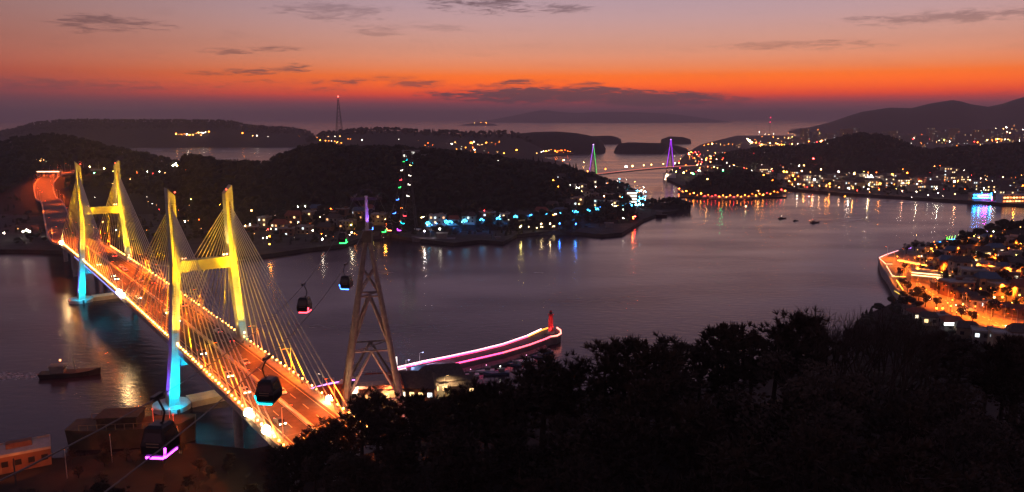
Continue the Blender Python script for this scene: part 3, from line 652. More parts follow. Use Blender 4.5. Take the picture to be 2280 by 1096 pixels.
# haul ropes: near span, strait span, hill span (rope 1 right, rope 2 left)
def sagline(a, b, sag, n=24):
    return [a.lerp(b, i/n) - Vector((0,0,4*sag*(i/n)*(1-i/n))) for i in range(n+1)]
topz = PY.z + ARM_Z + 1.0
N1a, N1b = Vector((-19.2, 12, 80)), PY + ua*3.2; N1b.z = topz
N2a, N2b = Vector((-22.6, 12, 82.5)), PY - ua*3.2; N2b.z = topz
F1, F2 = P2 + Vector((3.6,0,0)), P2 + Vector((-3.6,0,0)); F1.z = F2.z = P2.z+H2+1.2
ST = dp(914, 338, 800)
G1, G2 = ST + Vector((3.0,-8,0)), ST + Vector((-3.0,-8,0)); G1.z = G2.z = ST.z-1
ROPES = {'n1': sagline(N1a, N1b, 8.5), 'n2': sagline(N2a, N2b, 10.0), 's1': sagline(N1b, F1, 27), 's2': sagline(N2b, F2, 27), 'h1': sagline(F1, G1, 5), 'h2': sagline(F2, G2, 5)}
RL = {'n1': 'right-hand haul rope sloping up from the near station to the tower', 'n2': 'left-hand haul rope sloping up from the near station to the tower', 's1': 'right-hand haul rope sagging across the strait', 's2': 'left-hand haul rope sagging across the strait', 'h1': 'right-hand haul rope climbing the headland to the station', 'h2': 'left-hand haul rope climbing the headland to the station'}
for k, ps in ROPES.items():
    m = MB()
    for a, b in zip(ps[:-1], ps[1:]): m.tube(a, b, .055 if k[0] == 'n' else .07, n=5, cap=False)
    tag(m.build('haul_rope', DSTEEL), RL[k], 'rope')
def on_rope(k, t):
    ps = ROPES[k]; x = t*(len(ps)-1); i = min(int(x), len(ps)-2); return ps[i].lerp(ps[i+1], x-i)
def rope_at_y(k, Y):
    ps = ROPES[k]
    for a, b in zip(ps[:-1], ps[1:]):
        if (a.y-Y)*(b.y-Y) <= 0: return a.lerp(b, (Y-a.y)/(b.y-a.y+1e-9))
    return ps[0]
def cabin(k, Y, colr, label, rz=.1, sgn=1, st=9., far=False):
    p = rope_at_y(k, Y); t = thing('gondola_cabin', label, 'gondola', p, rz, 'cable-car cabins')
    # local z = 0 is the rope
    a = MB().box((0,0,.12), (.35,1.3,.3)).tube((0,0,.1),(.55*sgn,0,-1.1),.08,n=6).tube((.55*sgn,0,-1.1),(.35*sgn,0,-1.9),.08,n=6).tube((.35*sgn,0,-1.9),(0,0,-2.15),.08,n=6)
    a.build('hanger', BLACK, t)
    b = MB(); lv = [(-2.05,.56,.6),(-2.2,.72,.8),(-3.5,.98,1.1),(-4.15,.96,1.08),(-4.5,.74,.86)]
    for (z0,x0,y0),(z1,x1,y1) in zip(lv[:-1], lv[1:]):
        q0 = [(i*x0,j*y0,z0) for i, j in CO]; q1 = [(i*x1,j*y1,z1) for i, j in CO]; b.hexa(q1, q0)
    b.build('body', BLACK, t)
    MB().box((0,0,-2.1), (1.1,1.1,.14)).build('roof', BLACK, t)
    wn = MB()
    for s in (-1,1):
        wn.add([(-.76,s*1.04,-3.2),(.76,s*1.04,-3.2),(.64,s*.9,-2.5),(-.64,s*.9,-2.5)], [(0,1,2,3) if s < 0 else (3,2,1,0)])
        wn.add([(s*.93,-.85,-3.2),(s*.93,.85,-3.2),(s*.8,.7,-2.5),(s*.8,-.7,-2.5)], [(0,1,2,3) if s > 0 else (3,2,1,0)])
    wn.build('window', GLASSD, t)
    ml = emi(colr, st)
    MB().beam((-.7,-.92,-4.5),(.7,-.92,-4.5),.12,.16).build('light_strip', ml, t)
    sx = sgn
    MB().beam((sx*.8,-.94,-4.42),(sx*1.0,-1.1,-3.6),.14,.14).build('light_strip', ml, t)
    MB().beam((sx*.8,-.9,-4.46),(sx*.8,.9,-4.46),.10,.12).build('light_strip', ml, t)
    if not far:
        sl = MB()
        for z in (-3.3,-3.55): sl.box((0,-1.1,z), (1.0,.06,.06))
        sl.build('seat_slat', mat('seat_slat_paint', (.3,.2,.12), .6, .1), t)
    return t
CY,BL,GN,RD_,PU,WH,OR,YE = (0,.75,1),(.05,.2,1),(.02,1,.12),(1,.05,.08),(.65,.05,1),(1,.9,.75),(1,.25,.08),(1,.75,.2)
cabin('n1', 75, (0,.7,.9), 'black gondola with cyan underlight hanging over the bridge road', -.12, -1, 5)
cabin('n2', 56, PU, 'large black gondola with bright violet underlight at bottom left', -.1, 1, 10)
cabin('n2', 124, RD_, 'black gondola with red underlight left of the steel tower', -.05, 1, 8)
cabin('n1', 140, BL, 'black gondola with blue underlight close to the steel tower', -.1, -1, 9)
cabin('n2', 183, GN, 'black gondola with green underlight above the shore by the tower', .0, 1, 9)
for (k, Y, c, lb, s) in (('s2',268,BL,'blue-lit gondola left of the tower mast over the strait',1),('s1',275,OR,'orange-lit gondola right of the tower mast over the strait',-1),('s2',345,GN,'green-lit gondola low over the strait, leftmost of the cluster',1),('s2',395,PU,'violet-lit gondola low in the cluster over the strait',1),('s1',360,PU,'violet-lit gondola high in the cluster over the strait',-1),('s1',405,CY,'cyan-lit gondola low in the cluster over the strait',-1),('s1',440,RD_,'red-lit gondola at the right of the cluster over the strait',-1),('s2',450,BL,'dim blue gondola just above the cluster over the strait',1),('s2',500,BL,'blue-lit gondola on the rope rising to the far shore',1),('s1',512,WH,'white-lit gondola lowest on the rope climbing to the headland',-1),('s2',540,GN,'green-lit gondola on the rope climbing to the headland',1),('s1',548,WH,'white-lit gondola halfway up the rope to the headland',-1),('s2',562,RD_,'red-lit gondola halfway up the rope to the headland',1),('s1',575,WH,'white-lit gondola upper part of the rope to the headland',-1),('s2',590,WH,'pale-lit gondola near the top of the far lattice tower',1),('s1',604,YE,'yellow-lit gondola near the top of the far lattice tower',-1),('h2',660,GN,'green-lit gondola just below the hill station',1),('h1',690,CY,'cyan-lit gondola just below the hill station',-1),('h1',735,RD_,'red-lit gondola just below the hill station',-1),('h2',765,CY,'cyan-lit gondola entering the hill station',1)):
    cabin(k, Y, c, lb, 0, s, 14, True)
hs = thing('cable_car_station', 'boxy hill station with a bright white window grid on the headland crest', 'station', (ST.x, ST.y+2, ST.z-9))
MB().box((0,0,5), (17,12,10)).box((0,0,10.25),(18,13,.5)).build('wall', WALLS[1], hs)
for i in range(3):
    for j in range(3):
        if (i, j) not in ((1,2),(2,1)): MB().box((-5.4+i*4.2, -6.05, 2.2+j*2.9), (3.3,.12,2.2)).build('window', emi((1,.95,.85), 1.6 if (i+j) % 2 else .8), hs)
for i in range(4):
    MB().box((12+i*1.9, -4.05, 2+(i%2)*2.2), (.9,.12,.9)).build('window', emi((1,.9,.75), 1.4), hs)
MB().box((14.8,0,3.2), (8.6,8,6.4)).build('annex', WALLS[1], hs)
# ================================================================== breakwater with the red lighthouse
bk = thing('breakwater', 'long harbour breakwater edged with pink and orange light strips', 'breakwater')
far_e = [gp(*q, 3.2) for q in ((880,825),(940,811),(1000,799),(1060,786),(1120,771),(1175,752),(1205,738),(1225,731))]
rnd = [gp(*q, 3.2) for q in ((1240,732),(1248,738),(1249,745),(1240,750),(1226,752))]
near_e = [gp(*q, 3.2) for q in ((1215,757),(1180,770),(1120,788),(1060,802),(1000,816),(978,822))]
outl = far_e + rnd + near_e + [gp(880,838,3.2)]
poly = [(p.x, p.y) for p in outl]
m = MB().prism(poly, -1.5, 3.0); m.build('pier_body', mat('pier_concrete', (.11,.1,.1), .9, .3, .3), bk)
m = MB().prism([(p[0]*1.0, p[1]) for p in [(q.x, q.y) for q in near_e] + [(q.x+.6, q.y-5) for q in reversed(near_e)]], -1.5, 1.2); m.build('lower_berth', mat('pier_concrete', (.11,.1,.1)), bk)
def strip(ps, mt, name='light_strip', z=.5, wd=.5, ht=.42):
    m = MB()
    for a, b in zip(ps[:-1], ps[1:]): m.beam(a+Vector((0,0,z)), b+Vector((0,0,z)), wd, ht)
    return m.build(name, mt, bk)
strip(far_e[:4], emi((1,.03,.17), 3.6)); strip(far_e[3:6], emi((1,.06,.16), 3.6)); strip(far_e[5:], emi((1,.34,.02), 2.6))
strip(rnd, emi((1,.22,.16), 4.5)); strip([rnd[-1]]+near_e[:3], emi((1,.1,.15), 4)); strip(near_e[2:], emi((1,.06,.24), 4))
m = MB()
for k in range(150):     # broken sparkle of the far edge: bollard lamps
    t = k/149*(len(far_e)-2); i = int(t); q = far_e[i].lerp(far_e[i+1], t-i); m.box(q+Vector((0,.4,.95)), (.22,.22,.35))
m.build('bollard_lamps', emi((1,.55,.6), 5), bk); bk.children[-1]['kind'] = 'stuff'
lh = thing('lighthouse', 'small round red lighthouse at the end of the breakwater', 'lighthouse', gp(1226,742,3.0))
MB().tube((0,0,0),(0,0,1),1.7,1.7,16).build('plinth', CONC, lh)
MB().tube((0,0,1),(0,0,8.2),1.15,.85,16).build('tower', RED, lh)
MB().tube((0,0,8.2),(0,0,8.5),1.35,1.35,16).build('gallery', RED, lh)
MB().tube((0,0,8.5),(0,0,9.6),.6,.6,10).build('lantern_room', GLASSD, lh)
MB().tube((0,0,9.6),(0,0,10.3),.75,.05,10).build('cap', RED, lh)
light(lh, (-2.6,-2.8,.6), (0,0,5), 1500, (1,.25,.3), 80, .5); light(lh, (2.6,-2.8,.6), (0,0,5), 1500, (1,.25,.3), 80, .5)
for s in (-2.6,2.6): MB().box((s,-3.0,.25),(.5,.4,.5)).build('floodlight', DSTEEL, lh)
# ------------------------------------------------------------------ boats
def boat(loc, rz, Lh, label, group=None, hullm=HULL, cab=True, lampc=None, st=10, mast=True):
    t = thing('moored_boat' if group else 'boat', label, 'boat', loc, rz, group); W = Lh*.14; Hh = Lh*.09
    sec = [(-.5,.75,.9),(-.3,1,.85),(.1,1,.85),(.33,.7,1.0),(.5,.06,1.35)]
    m = MB(); n = len(sec); vs = []
    for (a,b,c) in sec: vs += [(-b*W*.7,a*Lh*.96,-.3),(b*W*.7,a*Lh*.96,-.3),(b*W,a*Lh,Hh*c),(-b*W,a*Lh,Hh*c)]
    fs = [(0,1,2,3),(4*n-1,4*n-2,4*n-3,4*n-4)]
    for i in range(n-1):
        o = 4*i
        for k in range(4): fs.append((o+k, o+4+k, o+4+(k+1)%4, o+(k+1)%4))
    m.add(vs, fs); m.build('hull', hullm, t)
    if cab:
        MB().box((0,-Lh*.2,Hh*.85+Lh*.06),(W*1.2,Lh*.22,Lh*.12)).box((0,-Lh*.2,Hh*.85+Lh*.125),(W*1.4,Lh*.26,Lh*.012)).build('wheelhouse', WALLS[1], t)
        MB().box((0,-Lh*.2+Lh*.111,Hh*.85+Lh*.075),(W*1.0,Lh*.006,Lh*.045)).build('window', GLASSD, t)
    if mast: MB().tube((0,Lh*.08,Hh*.8),(0,Lh*.05,Lh*.34),Lh*.008,n=5).tube((0,Lh*.06,Lh*.28),(0,Lh*.32,Lh*.2),Lh*.006,n=4).build('mast', DSTEEL, t)
    if lampc: MB().ball((0,-Lh*.15,Hh+Lh*.2), max(.2, Lh*.02)).build('lamp', emi(lampc, st), t)
    return t
bt = boat(gp(158,836,.1), R(-78), 21, 'long dark work boat under way left of the bridge, lights at its stern', lampc=(1,.4,.15), st=3)
# foam of its wake
V_, T_ = [], []
for k in range(420):
    d_ = rng.uniform(8, 34); s_ = rng.normal(0, .5+d_*.07); p0 = gp(158,836,.03) + Vector((-d_, s_-d_*.05, rng.uniform(0,.02)))
    a = rng.uniform(0,6.3); l = rng.uniform(.2,.9); b = len(V_)
    V_ += [p0+Vector((-l*.9,-.07,0)), p0+Vector((l*.9,-.05,0)), p0+Vector((l*.5,.12,.004))]; T_.append((b,b+1,b+2))
tag(O('wake_foam', rawmesh('wake_foam', V_, T_, mat('foam', (.6,.6,.6), .7, .1))), 'streak of foam behind the dark work boat', 'foam', kind='stuff')
for (x, y, l, lb, lc) in ((1742,487,9,'small boat with a pale lamp, leftmost of three drifting on open water',(1,.85,.5)),(1772,492,6,'tiny dark boat in the middle of three on open water',None),(1815,496,10,'low dark boat, rightmost of three on open water',None)):
    boat(gp(x,y,.1), R(-70), l, lb, lampc=lc, mast=False)
for i, (x, y, l, r_) in enumerate(((1105,833,10,100),(1075,828,9,95),(1140,812,8,70),(1165,806,9,110),(1195,795,8,60),(1040,838,9,100),(1215,786,7,120))):
    boat(gp(x,y,.1), R(r_), l, ['white-lit fishing boat moored inside the breakwater','fishing boat beside the white-lit one inside the breakwater','small boat moored midway along the breakwater','boat with tilted mast moored midway along the breakwater','small boat moored towards the lighthouse','boat moored at the port end of the breakwater','boat nearest the lighthouse inside the breakwater'][i], 'boats moored inside the breakwater', WHITE if i % 2 else mat('blue_hull', (.08,.12,.2), .5, .1), lampc=(1,.95,.8) if i == 0 else ((1,.4,.7) if i % 2 else None), st=12 if i == 0 else 3)
# big moored hull at bottom left
sh = thing('moored_ship', 'broad old brown hulk moored at the bottom-left quay, dull orange side', 'ship', gp(298,985,0), R(97))
m = MB(); sec = [(-17,4.2,6.5),(-12,5,6.2),(0,5.2,6.0),(10,5,6.2),(15,3.6,6.8),(18,.8,7.6)]; vs = []
for (a,b,c) in sec: vs += [(-b*.8,a*.97,-1),(b*.8,a*.97,-1),(b,a,c),(-b,a,c)]
fs = [(0,1,2,3),(23,22,21,20)]
for i in range(5):
    for k in range(4): fs.append((4*i+k, 4*i+4+k, 4*i+4+(k+1)%4, 4*i+(k+1)%4))
m.add([(-v[0], -v[1], v[2]) for v in vs], fs); m.build('hull', mat('old_hull', (.075,.048,.03), .8, .35, .3), sh)
MB().box((0,3,7.6),(7,11,3)).box((0,3,9.25),(8,12,.3)).build('deckhouse', mat('old_wood', (.05,.03,.02), .8, .3), sh)
for k in range(11):
    MB().box((4.6,-12+k*2.5,6.9),(.2,.2,1.7)).build('rail_post', WOOD, sh); MB().box((-4.6,-12+k*2.5,6.9),(.2,.2,1.7)).build('rail_post', WOOD, sh)
MB().beam((4.6,-12,7.7),(4.6,13,7.7),.14,.14).beam((-4.6,-12,7.7),(-4.6,13,7.7),.14,.14).build('rail', WOOD, sh)
for k in range(9): MB().box((5.16,-9+k*2.4,3.2),(.1,.7,.7)).build('gun_port', BLACK, sh)
for (x,y,z) in ((2,-10,9.2),(-1,-12,8.5),(0,-6,10)): MB().tube((x,y,6),(x,y,z),.06,n=4).ball((x,y,z),.3).build('red_flag_lamp', emi((1,.06,.02), 1.2), sh)
for (x, y, pw, c) in ((250,1030,1300,(1,.25,.04)),(400,1010,1300,(1,.25,.04)),(150,1066,1600,(1,.2,.02))):
    q = hit(x,y,0,130); deck_lamp(q.x,q.y,q.z,R(120), {250:'dim lamp post on the bottom-left quay beside the hulk',400:'dim lamp post on the quay right of the violet gondola',150:'lamp post right of the orange wall in the bottom-left corner'}[x], pw, 7, None)
# ------------------------------------------------------------------ houses
unit = MB().box((0,0,0),(1,1,1))
UW = {}
def unitmesh(name, m_):
    k = (name, m_.name)
    if k not in UW: UW[k] = unit.mesh(name, m_)
    return UW[k]
LITW = [emi((1,.62,.25), 2.6), emi((1,.82,.55), 2.2), emi((1,.45,.15), 2.0), emi((.85,.95,1), 1.8)]
def house(loc, rz, wd, dp_, h, wall, roof, label, group, name='house', cat='house', lit=.4, gable=None, floors=None, dark=True, cols=None, litm=None):
    t = thing(name, label, cat, loc, rz, group); gable = random.random() < .55 if gable is None else gable
    MB().box((0,0,h/2-.6),(wd,dp_,h+1.2)).build('wall', wall, t)
    if gable:
        rh = wd*.28; e = .45
        MB().add([(-wd/2-e,-dp_/2-e,h-.12),(wd/2+e,-dp_/2-e,h-.12),(wd/2+e,dp_/2+e,h-.12),(-wd/2-e,dp_/2+e,h-.12),(-wd/2-e,-dp_/2-e,h+.06),(wd/2+e,-dp_/2-e,h+.06),(wd/2+e,dp_/2+e,h+.06),(-wd/2-e,dp_/2+e,h+.06),(-wd/2+rh*.4,0,h+rh),(wd/2-rh*.4,0,h+rh)],
                 [(3,2,1,0),(0,1,5,4),(1,2,6,5),(2,3,7,6),(3,0,4,7),(4,5,9,8),(5,6,9),(6,7,8,9),(7,4,8)]).build('roof', roof, t)
    else:
        r = MB().box((0,0,h+.1),(wd+.3,dp_+.3,.24))
        for a, b, c, d in ((0,-dp_/2,wd+.3,.2),(0,dp_/2,wd+.3,.2),(-wd/2,0,.2,dp_+.3),(wd/2,0,.2,dp_+.3)): r.box((a,b,h+.45),(c,d,.48))
        ro = r.build('roof', CONC, t); MB().box((wd*.2,dp_*.15,h+.9),(wd*.25,dp_*.25,1.5)).build('stair_head', wall, ro)
    fl = floors or max(1, int(h/3)); fh = h/fl; nc = cols or max(2, int(wd/3))
    for f_ in range(fl):
        for c in range(nc):
            on = random.random() < lit
            if not on and not dark: continue
            m_ = (litm or random.choice(LITW)) if on else GLASSD
            O('window', unitmesh('window', m_), t, (-wd/2+wd*(c+.5)/nc, -dp_/2-.03, fh*(f_+.55)), 0, (min(1.5, wd/nc*.55), .14, min(1.5, fh*.5)))
    if dark and h < 14:
        O('door', unitmesh('door', WOOD), t, (wd*.5/nc*.2, -dp_/2-.03, 1.0), 0, (.95, .12, 2.0))
        for f_ in range(fl): O('window', unitmesh('window', GLASSD if random.random() > lit else random.choice(LITW)), t, (-wd/2-.03, 0, fh*(f_+.55)), 0, (.14, 1.3, min(1.4, fh*.5)))
    return t
# port buildings under the pylon
def bld(px, py, wd, d_, h, rz, wall, roof, label, **k):
    q = hit(px, py, 0, 150); return house(q, rz, wd, d_, h, wall, roof, label, None, **k)
for (px, py, wd, d_, h, rz, wl, rf, lb) in ((735,905,11,8,4,.3,WALLS[2],ROOFR,'low tan building behind the left leg of the steel tower'),(852,890,14,9,5.5,.1,WALLS[0],ROOFR,'wide red-roofed building seen through the steel tower legs'),(925,884,15,10,5,-.1,WALLS[3],ROOFD,'dark-roofed shed right of the steel tower'),(985,872,15,11,5.5,.25,WALLS[0],ROOFD,'cream-walled port house with big dark roof'),(1030,876,9,8,4,.1,WALLS[2],ROOFD,'small shed at the harbour end behind the pines'),(948,850,10,7,3.5,.2,WALLS[1],ROOFB,'blue-roofed quay shed near the breakwater root')):
    bld(px, py, wd, d_, h, rz, wl, rf, lb, gable=True, lit=.45)
tn = thing('market_tent', 'white peaked canopy glowing behind the tower braces', 'tent', hit(790,888,0,150), .2)
for k, (x, s) in enumerate(((-4,1),(2.5,.9))):
    MB().add([(x-3.2,-3.2,3),(x+3.2,-3.2,3),(x+3.2,3.2,3),(x-3.2,3.2,3),(x,0,7.2*s)], [(0,1,4),(1,2,4),(2,3,4),(3,0,4)]).build('canopy', WHITE, tn)
for x in (-7,-1,5.6):
    for y in (-3,3): MB().tube((x,y,0),(x,y,3),.1,n=5).build('pole', STEEL, tn)
for (px, py, pw, c, lb, nm) in ((795,900,13000,(1,.7,.42),'pale lamp post beside the white canopy','a'),(860,905,14000,(1,.42,.14),'orange lamp post at the foot of the steel tower','b'),(990,890,7000,(1,.66,.3),'warm lamp post by the cream port house','b'),(935,832,9000,(.55,.6,1),'bluish lamp post on the open quay by the breakwater root','c'),(905,850,5000,(.8,.7,1),'whitish lamp post on the open quay','c'),(720,885,6000,(1,.8,.6),'white lamp post where the quay passes the bridge end','d')):
    q = hit(px, py, 0, 150); deck_lamp(q.x, q.y, q.z, R(random.uniform(0,360)), lb, pw, 8, None, 1.2, c)
bc = thing('quay_billboard', 'small bright white beacon panel at the root of the breakwater', 'beacon', hit(893,826,0,150))
MB().box((0,0,.8),(3.5,.4,1.6)).build('panel', emi((1,.75,.7), 1.8), bc); MB().box((-1.6,0,3.6),(.5,.3,3.6)).build('fin', emi((1,.85,.8), 1.8), bc)
m = MB(); pr = [gp(a,b,3.4) for a,b in ((690,866),(730,855),(765,849),(790,846))]
for a, b in zip(pr[:-1], pr[1:]): m.beam(a, b, .35, .35)
tag(m.build('quay_light_strip', emi((.55,.2,1), 3)), 'violet light strip along the quay left of the steel tower', 'light strip')
# corner building bottom left
q = hit(40,1075,0,125)
cb = house(q+Vector((-10,8,0)), .55, 24, 9, 4.6, WALLS[3], ROOFD, 'orange-lit wall and roof in the bottom-left corner behind twigs', None, lit=.0, gable=False)
MB().box((4,-13.4,3.6),(.25,.25,7.2)).build('floodlight', DSTEEL, cb); light(cb, (4,-13,7.5), (3,0,2.5), 3500, (1,.16,.012), 120, .5)  # unseen floodlight on a post, added to turn the corner wall orange
# ------------------------------------------------------------------ small far lamps: one mesh each with its post
LM = {}
def lampmesh(c, s, r, h):
    k = (c, s, round(r,1), h)
    if k not in LM: LM[k] = MB().tube((0,0,0),(0,0,h),.1,n=4).ball((0,0,h+r*.6), r, 6, 1).mesh('street_lamp', [DSTEEL, emi(c, s)])
    return LM[k]
WARM, AMB, ORG, WHT, CYN, BLU, REDL, YEL, GRN = (1,.45,.12), (1,.25,.02), (1,.12,.01), (1,.88,.7), (.05,.6,1), (.05,.25,1), (1,.03,.03), (1,.75,.15), (.1,1,.3)
lrnd = random.Random(3)
def lamps(pts, label, group, s=22, h=5., rk=.00062, one=None, y0=300, y1=9000, join=False):
    out = []; s *= 4.5; rk *= .75
    if join:
        mj = MB(); ks = []
        for q in pts:
            p = hit(q[0], q[1], h, y0, y1); r = max(.3, min(2.2, rk*p.y))*(q[3] if len(q) > 3 else lrnd.choice((.45,.6,.75,1,1.25)))
            k = (q[2], 1. if len(q) > 3 else lrnd.choice((.06,.15,.4,1.)))
            if k not in ks: ks.append(k)
            mj.tube(p, p+Vector((0,0,h)), .12, n=3, cap=False).ball(p+Vector((0,0,h+r*.6)), r, 5, 1+ks.index(k))
        return tag(mj.build('distant_town_lamps', [DSTEEL]+[emi(c, s*f_) for c, f_ in ks]), label, 'lamps', kind='stuff')
    for i, q in enumerate(pts):
        px, py, c = q[:3]; p = hit(px, py, h, y0, y1); r = max(.3, min(2.2, rk*p.y))*(q[3] if len(q) > 3 else lrnd.choice((.6,.8,1,1.2)))
        lb = one(i) if one else label
        out.append(tag(O('street_lamp', lampmesh(c, s, r, h), None, p), lb, 'street lamp', group))
    return out
# shore below the headland, left part
LS = [(556,500,WHT,1.2),(576,477,AMB,1.2),(588,493,WHT),(651,487,WARM),(663,461,WHT),(680,461,WHT,1.2),(693,471,WHT),(726,468,WHT),(713,485,WARM),(770,484,WHT),(685,501,WHT,1.2),(696,514,WHT),(600,527,AMB,1.3),(586,531,WHT),(594,530,WHT),(757,498,YEL),(764,498,YEL),(782,502,YEL),(810,463,WHT),(846,490,WARM),(858,489,WARM),(718,540,WHT),(716,522,ORG),(942,485,WHT),(938,486,WARM),(490,457,AMB),(546,504,WARM),(640,470,WARM),(830,500,YEL),(560,470,WARM)]
lamps(LS, 'small lamp in the waterside village left of the cable-car pylon mast', 'village lamps below the headland')
# left shore and plain behind the bridge
LL = [(200,372,WARM),(210,386,GRN),(232,376,YEL),(252,382,YEL),(265,383,YEL),(328,383,WHT),(340,387,REDL),(355,383,WHT),(300,391,WHT),(305,387,ORG),(344,407,REDL),(368,386,WARM),(327,439,WHT),(339,454,WHT),(330,450,WARM),(355,467,REDL),(412,494,WHT,1.2),(419,492,WARM),(470,436,WARM),(60,514,WHT,2.2),(52,517,WHT,1.8),(66,517,WHT,1.8),(9,520,WHT,1.5),(40,510,WARM),(178,374,WARM),(290,400,WARM),(250,409,WARM),(420,412,WARM),(316,380,WARM)]
lamps(LL, 'small lamps on the dark plain behind the yellow bridge', None, 24, y0=480, join=True)
lamps([(386,369,WHT,1.5),(391,366,WHT,1.6),(394,370,YEL,1.2),(384,371,WHT)], 'white floodlight on the lit pier head by the inner bay', 'floodlights by the inner bay', 24, y0=700)
lamps([(x, y, random.choice((YEL,WARM,(.7,.8,.4)))) for x, y in ((76,360),(84,356),(90,359),(97,357),(103,360),(92,354),(86,361))], 'greenish-white floodlights of the lit yard at far left', None, 20, rk=.0008, y0=700, join=True)
# town lamps beyond the headland
T1 = [(x, y, random.choice((AMB,WARM,WHT,AMB))) for x, y in ((392,299),(398,300),(404,300),(410,299),(416,300),(422,301),(437,298),(442,296),(448,296),(452,297),(458,295),(465,294),(448,302),(540,297),(563,303),(572,303),(597,304),(392,298),(430,301))]
lamps(T1, 'tiny lamps in the bright cluster on the long far ridge', 'lamps on the far ridge', 24, rk=.0006, y0=1800, join=True)
T2 = [(x, y, random.choice((AMB,WARM,AMB,WHT))) for x, y in ((684,313),(688,313),(696,313),(713,313),(725,314),(732,314),(738,314),(745,315),(750,318),(755,320),(760,319),(752,316),(775,310),(780,310),(706,307),(731,304),(746,304),(757,304),(666,304),(806,312),(888,311),(932,313),(851,325),(880,325))]
lamps(T2, 'tiny lamps of the far settlement under the radio mast', 'lamps under the radio mast', 24, rk=.0006, y0=1300, join=True)
T3 = [(random.uniform(945,1115), random.uniform(316,348), random.choice((AMB,WARM,WHT,ORG,AMB))) for _ in range(46)] + [(x,y,c) for x,y,c in ((994,343,WARM),(1010,336,AMB),(1017,339,AMB),(1025,335,AMB),(983,337,WHT),(1050,341,AMB),(960,338,ORG),(970,339,ORG),(975,338,AMB),(982,338,AMB),(1105,356,WHT),(1112,357,WHT),(1119,357,WHT),(1094,358,WHT))]
lamps(T3, 'tiny lamps of the far town seen over the headland crest', 'lamps of the town over the crest', 20, rk=.00055, y0=1000, join=True)
# lit jetty point
T4 = [(x, y, c) for x, y, c in ((1205,339,WHT),(1210,338,WHT),(1216,337,AMB),(1222,336,WHT),(1227,334,AMB),(1236,337,ORG),(1242,337,AMB),(1247,336,ORG),(1251,336,AMB),(1258,335,ORG),(1264,337,ORG),(1270,338,AMB),(1240,339,AMB),(1255,340,ORG),(1150,334,AMB),(1195,342,WARM))]
lamps(T4, 'orange lamps on the lit jetty point behind the headland', None, 26, rk=.0007, y0=1100, join=True)
# headland east end: houses climbing the slope
T5 = [(1254,358,AMB),(1256,357,WHT),(1243,416,AMB),(1232,402,AMB),(1217,416,WARM),(1284,418,WHT),(1289,419,WHT),(1302,418,ORG),(1305,419,ORG),(1326,417,WHT),(1318,428,WHT,1.2),(1346,426,WHT),(1295,426,WARM),(1297,432,WARM),(1336,438,WHT),(1345,438,WARM),(1353,440,WARM),(1350,455,WHT,1.4),(1363,457,WHT),(1372,460,WARM,1.3),(1376,459,WARM),(1366,452,ORG),(1350,400,AMB),(1340,408,WARM),(1352,409,ORG),(1361,410,WARM),(1228,401,AMB),(1275,386,AMB),(1288,395,AMB),(1272,437,AMB),(1109,358,WHT),(1122,342,AMB),(1150,335,AMB),(1078,470,REDL),(1110,470,WARM),(1090,488,WARM),(1232,480,ORG,1.3),(1237,478,WHT),(1204,472,WARM),(1102,478,WARM),(1045,484,WARM),(1388,487,WHT),(1410,484,AMB,1.4),(1414,483,REDL,1.6),(1300,362,WARM)]
lamps(T5, 'small lamp among the houses at the east end of the headland', 'lamps on the headland east slope')
# row of blue promenade lamps
BLR = [(953,500),(994,496),(1003,497),(1035,494),(1073,492),(1110,489),(1148,485),(1183,483),(1219,480),(1250,478),(1283,474),(1310,471),(1331,468),(1356,464),(1396,458)]
def blue_lamp(px, py, label, c=CYN, k=1.0):
    p = hit(px, py, 4.5, 300); t = thing('promenade_lamp', label, 'street lamp', p, 0, 'blue promenade lamps')
    MB().tube((0,0,0),(0,0,4.2),.09,n=5).build('pole', DSTEEL, t); light(t, (0,0,6.4), (0,0,0), 9000, (.02,.25,1), 150, .6)
    for i in range(5):
        a = i*1.257+.3; e = Vector((math.cos(a)*1.5,math.sin(a)*.8,5.0+(i%2)*.9))
        MB().tube((0,0,4.1),e,.05,n=4).ball(e,.36*k,6,1).build('branch_light', [DSTEEL, emi(c,17)], t)
for i, q in enumerate(BLR):
    blue_lamp(*q, f'{ORD[i]} blue branching lamp from the left along the far promenade', (.04,.45,1) if i % 3 else CYN)
CY2 = [(1395,428),(1402,425),(1409,427),(1413,431),(1417,434),(1420,438),(1424,441),(1427,445),(1430,448),(1433,451),(1431,455),(1426,457),(1420,458),(1365,415),(1370,412),(1374,413),(1379,412),(1384,415),(1362,411),(1388,418),(1436,447)]
lamps([(x,y,(.12,.7,1)) for x, y in CY2], 'cyan lamps on the curved waterfront at the end of the headland', None, 22, 4, .0007, join=True)
# houses of the far shore
random.seed(5)
HS = [(560,515),(590,505),(625,514),(655,500),(690,492),(705,478),(735,482),(765,480),(745,500),(775,508),(800,490),(820,478),(640,525),(680,520),(725,515),(845,498),(975,500),(1010,498),(1045,496),(1085,494),(1125,492),(1165,488),(1205,484),(1245,480),(1285,455),(1300,440),(1322,445),(1340,430),(1318,418),(1355,445),(1372,442),(1290,425),(1335,462),(1365,462),(1345,412),(1382,428),(1270,465),(1230,470),(1250,405),(1310,432)]
for i, (x, y) in enumerate(HS):
    q = hit(x, y, 0, 300); w_ = random.uniform(8,14)
    zone = 'in the waterside village left of the strait pylon' if x < 860 else ('behind the row of blue lamps' if x < 1260 else 'on the east end of the headland')
    house(q, random.uniform(-.5,.5), w_, random.uniform(7,10), random.choice((4,6,6,8)), random.choice(WALLS), random.choice((ROOFD,ROOFR,ROOFB,ROOFD)), f'small dim house {zone}', 'houses on the far shore '+zone, lit=.27)
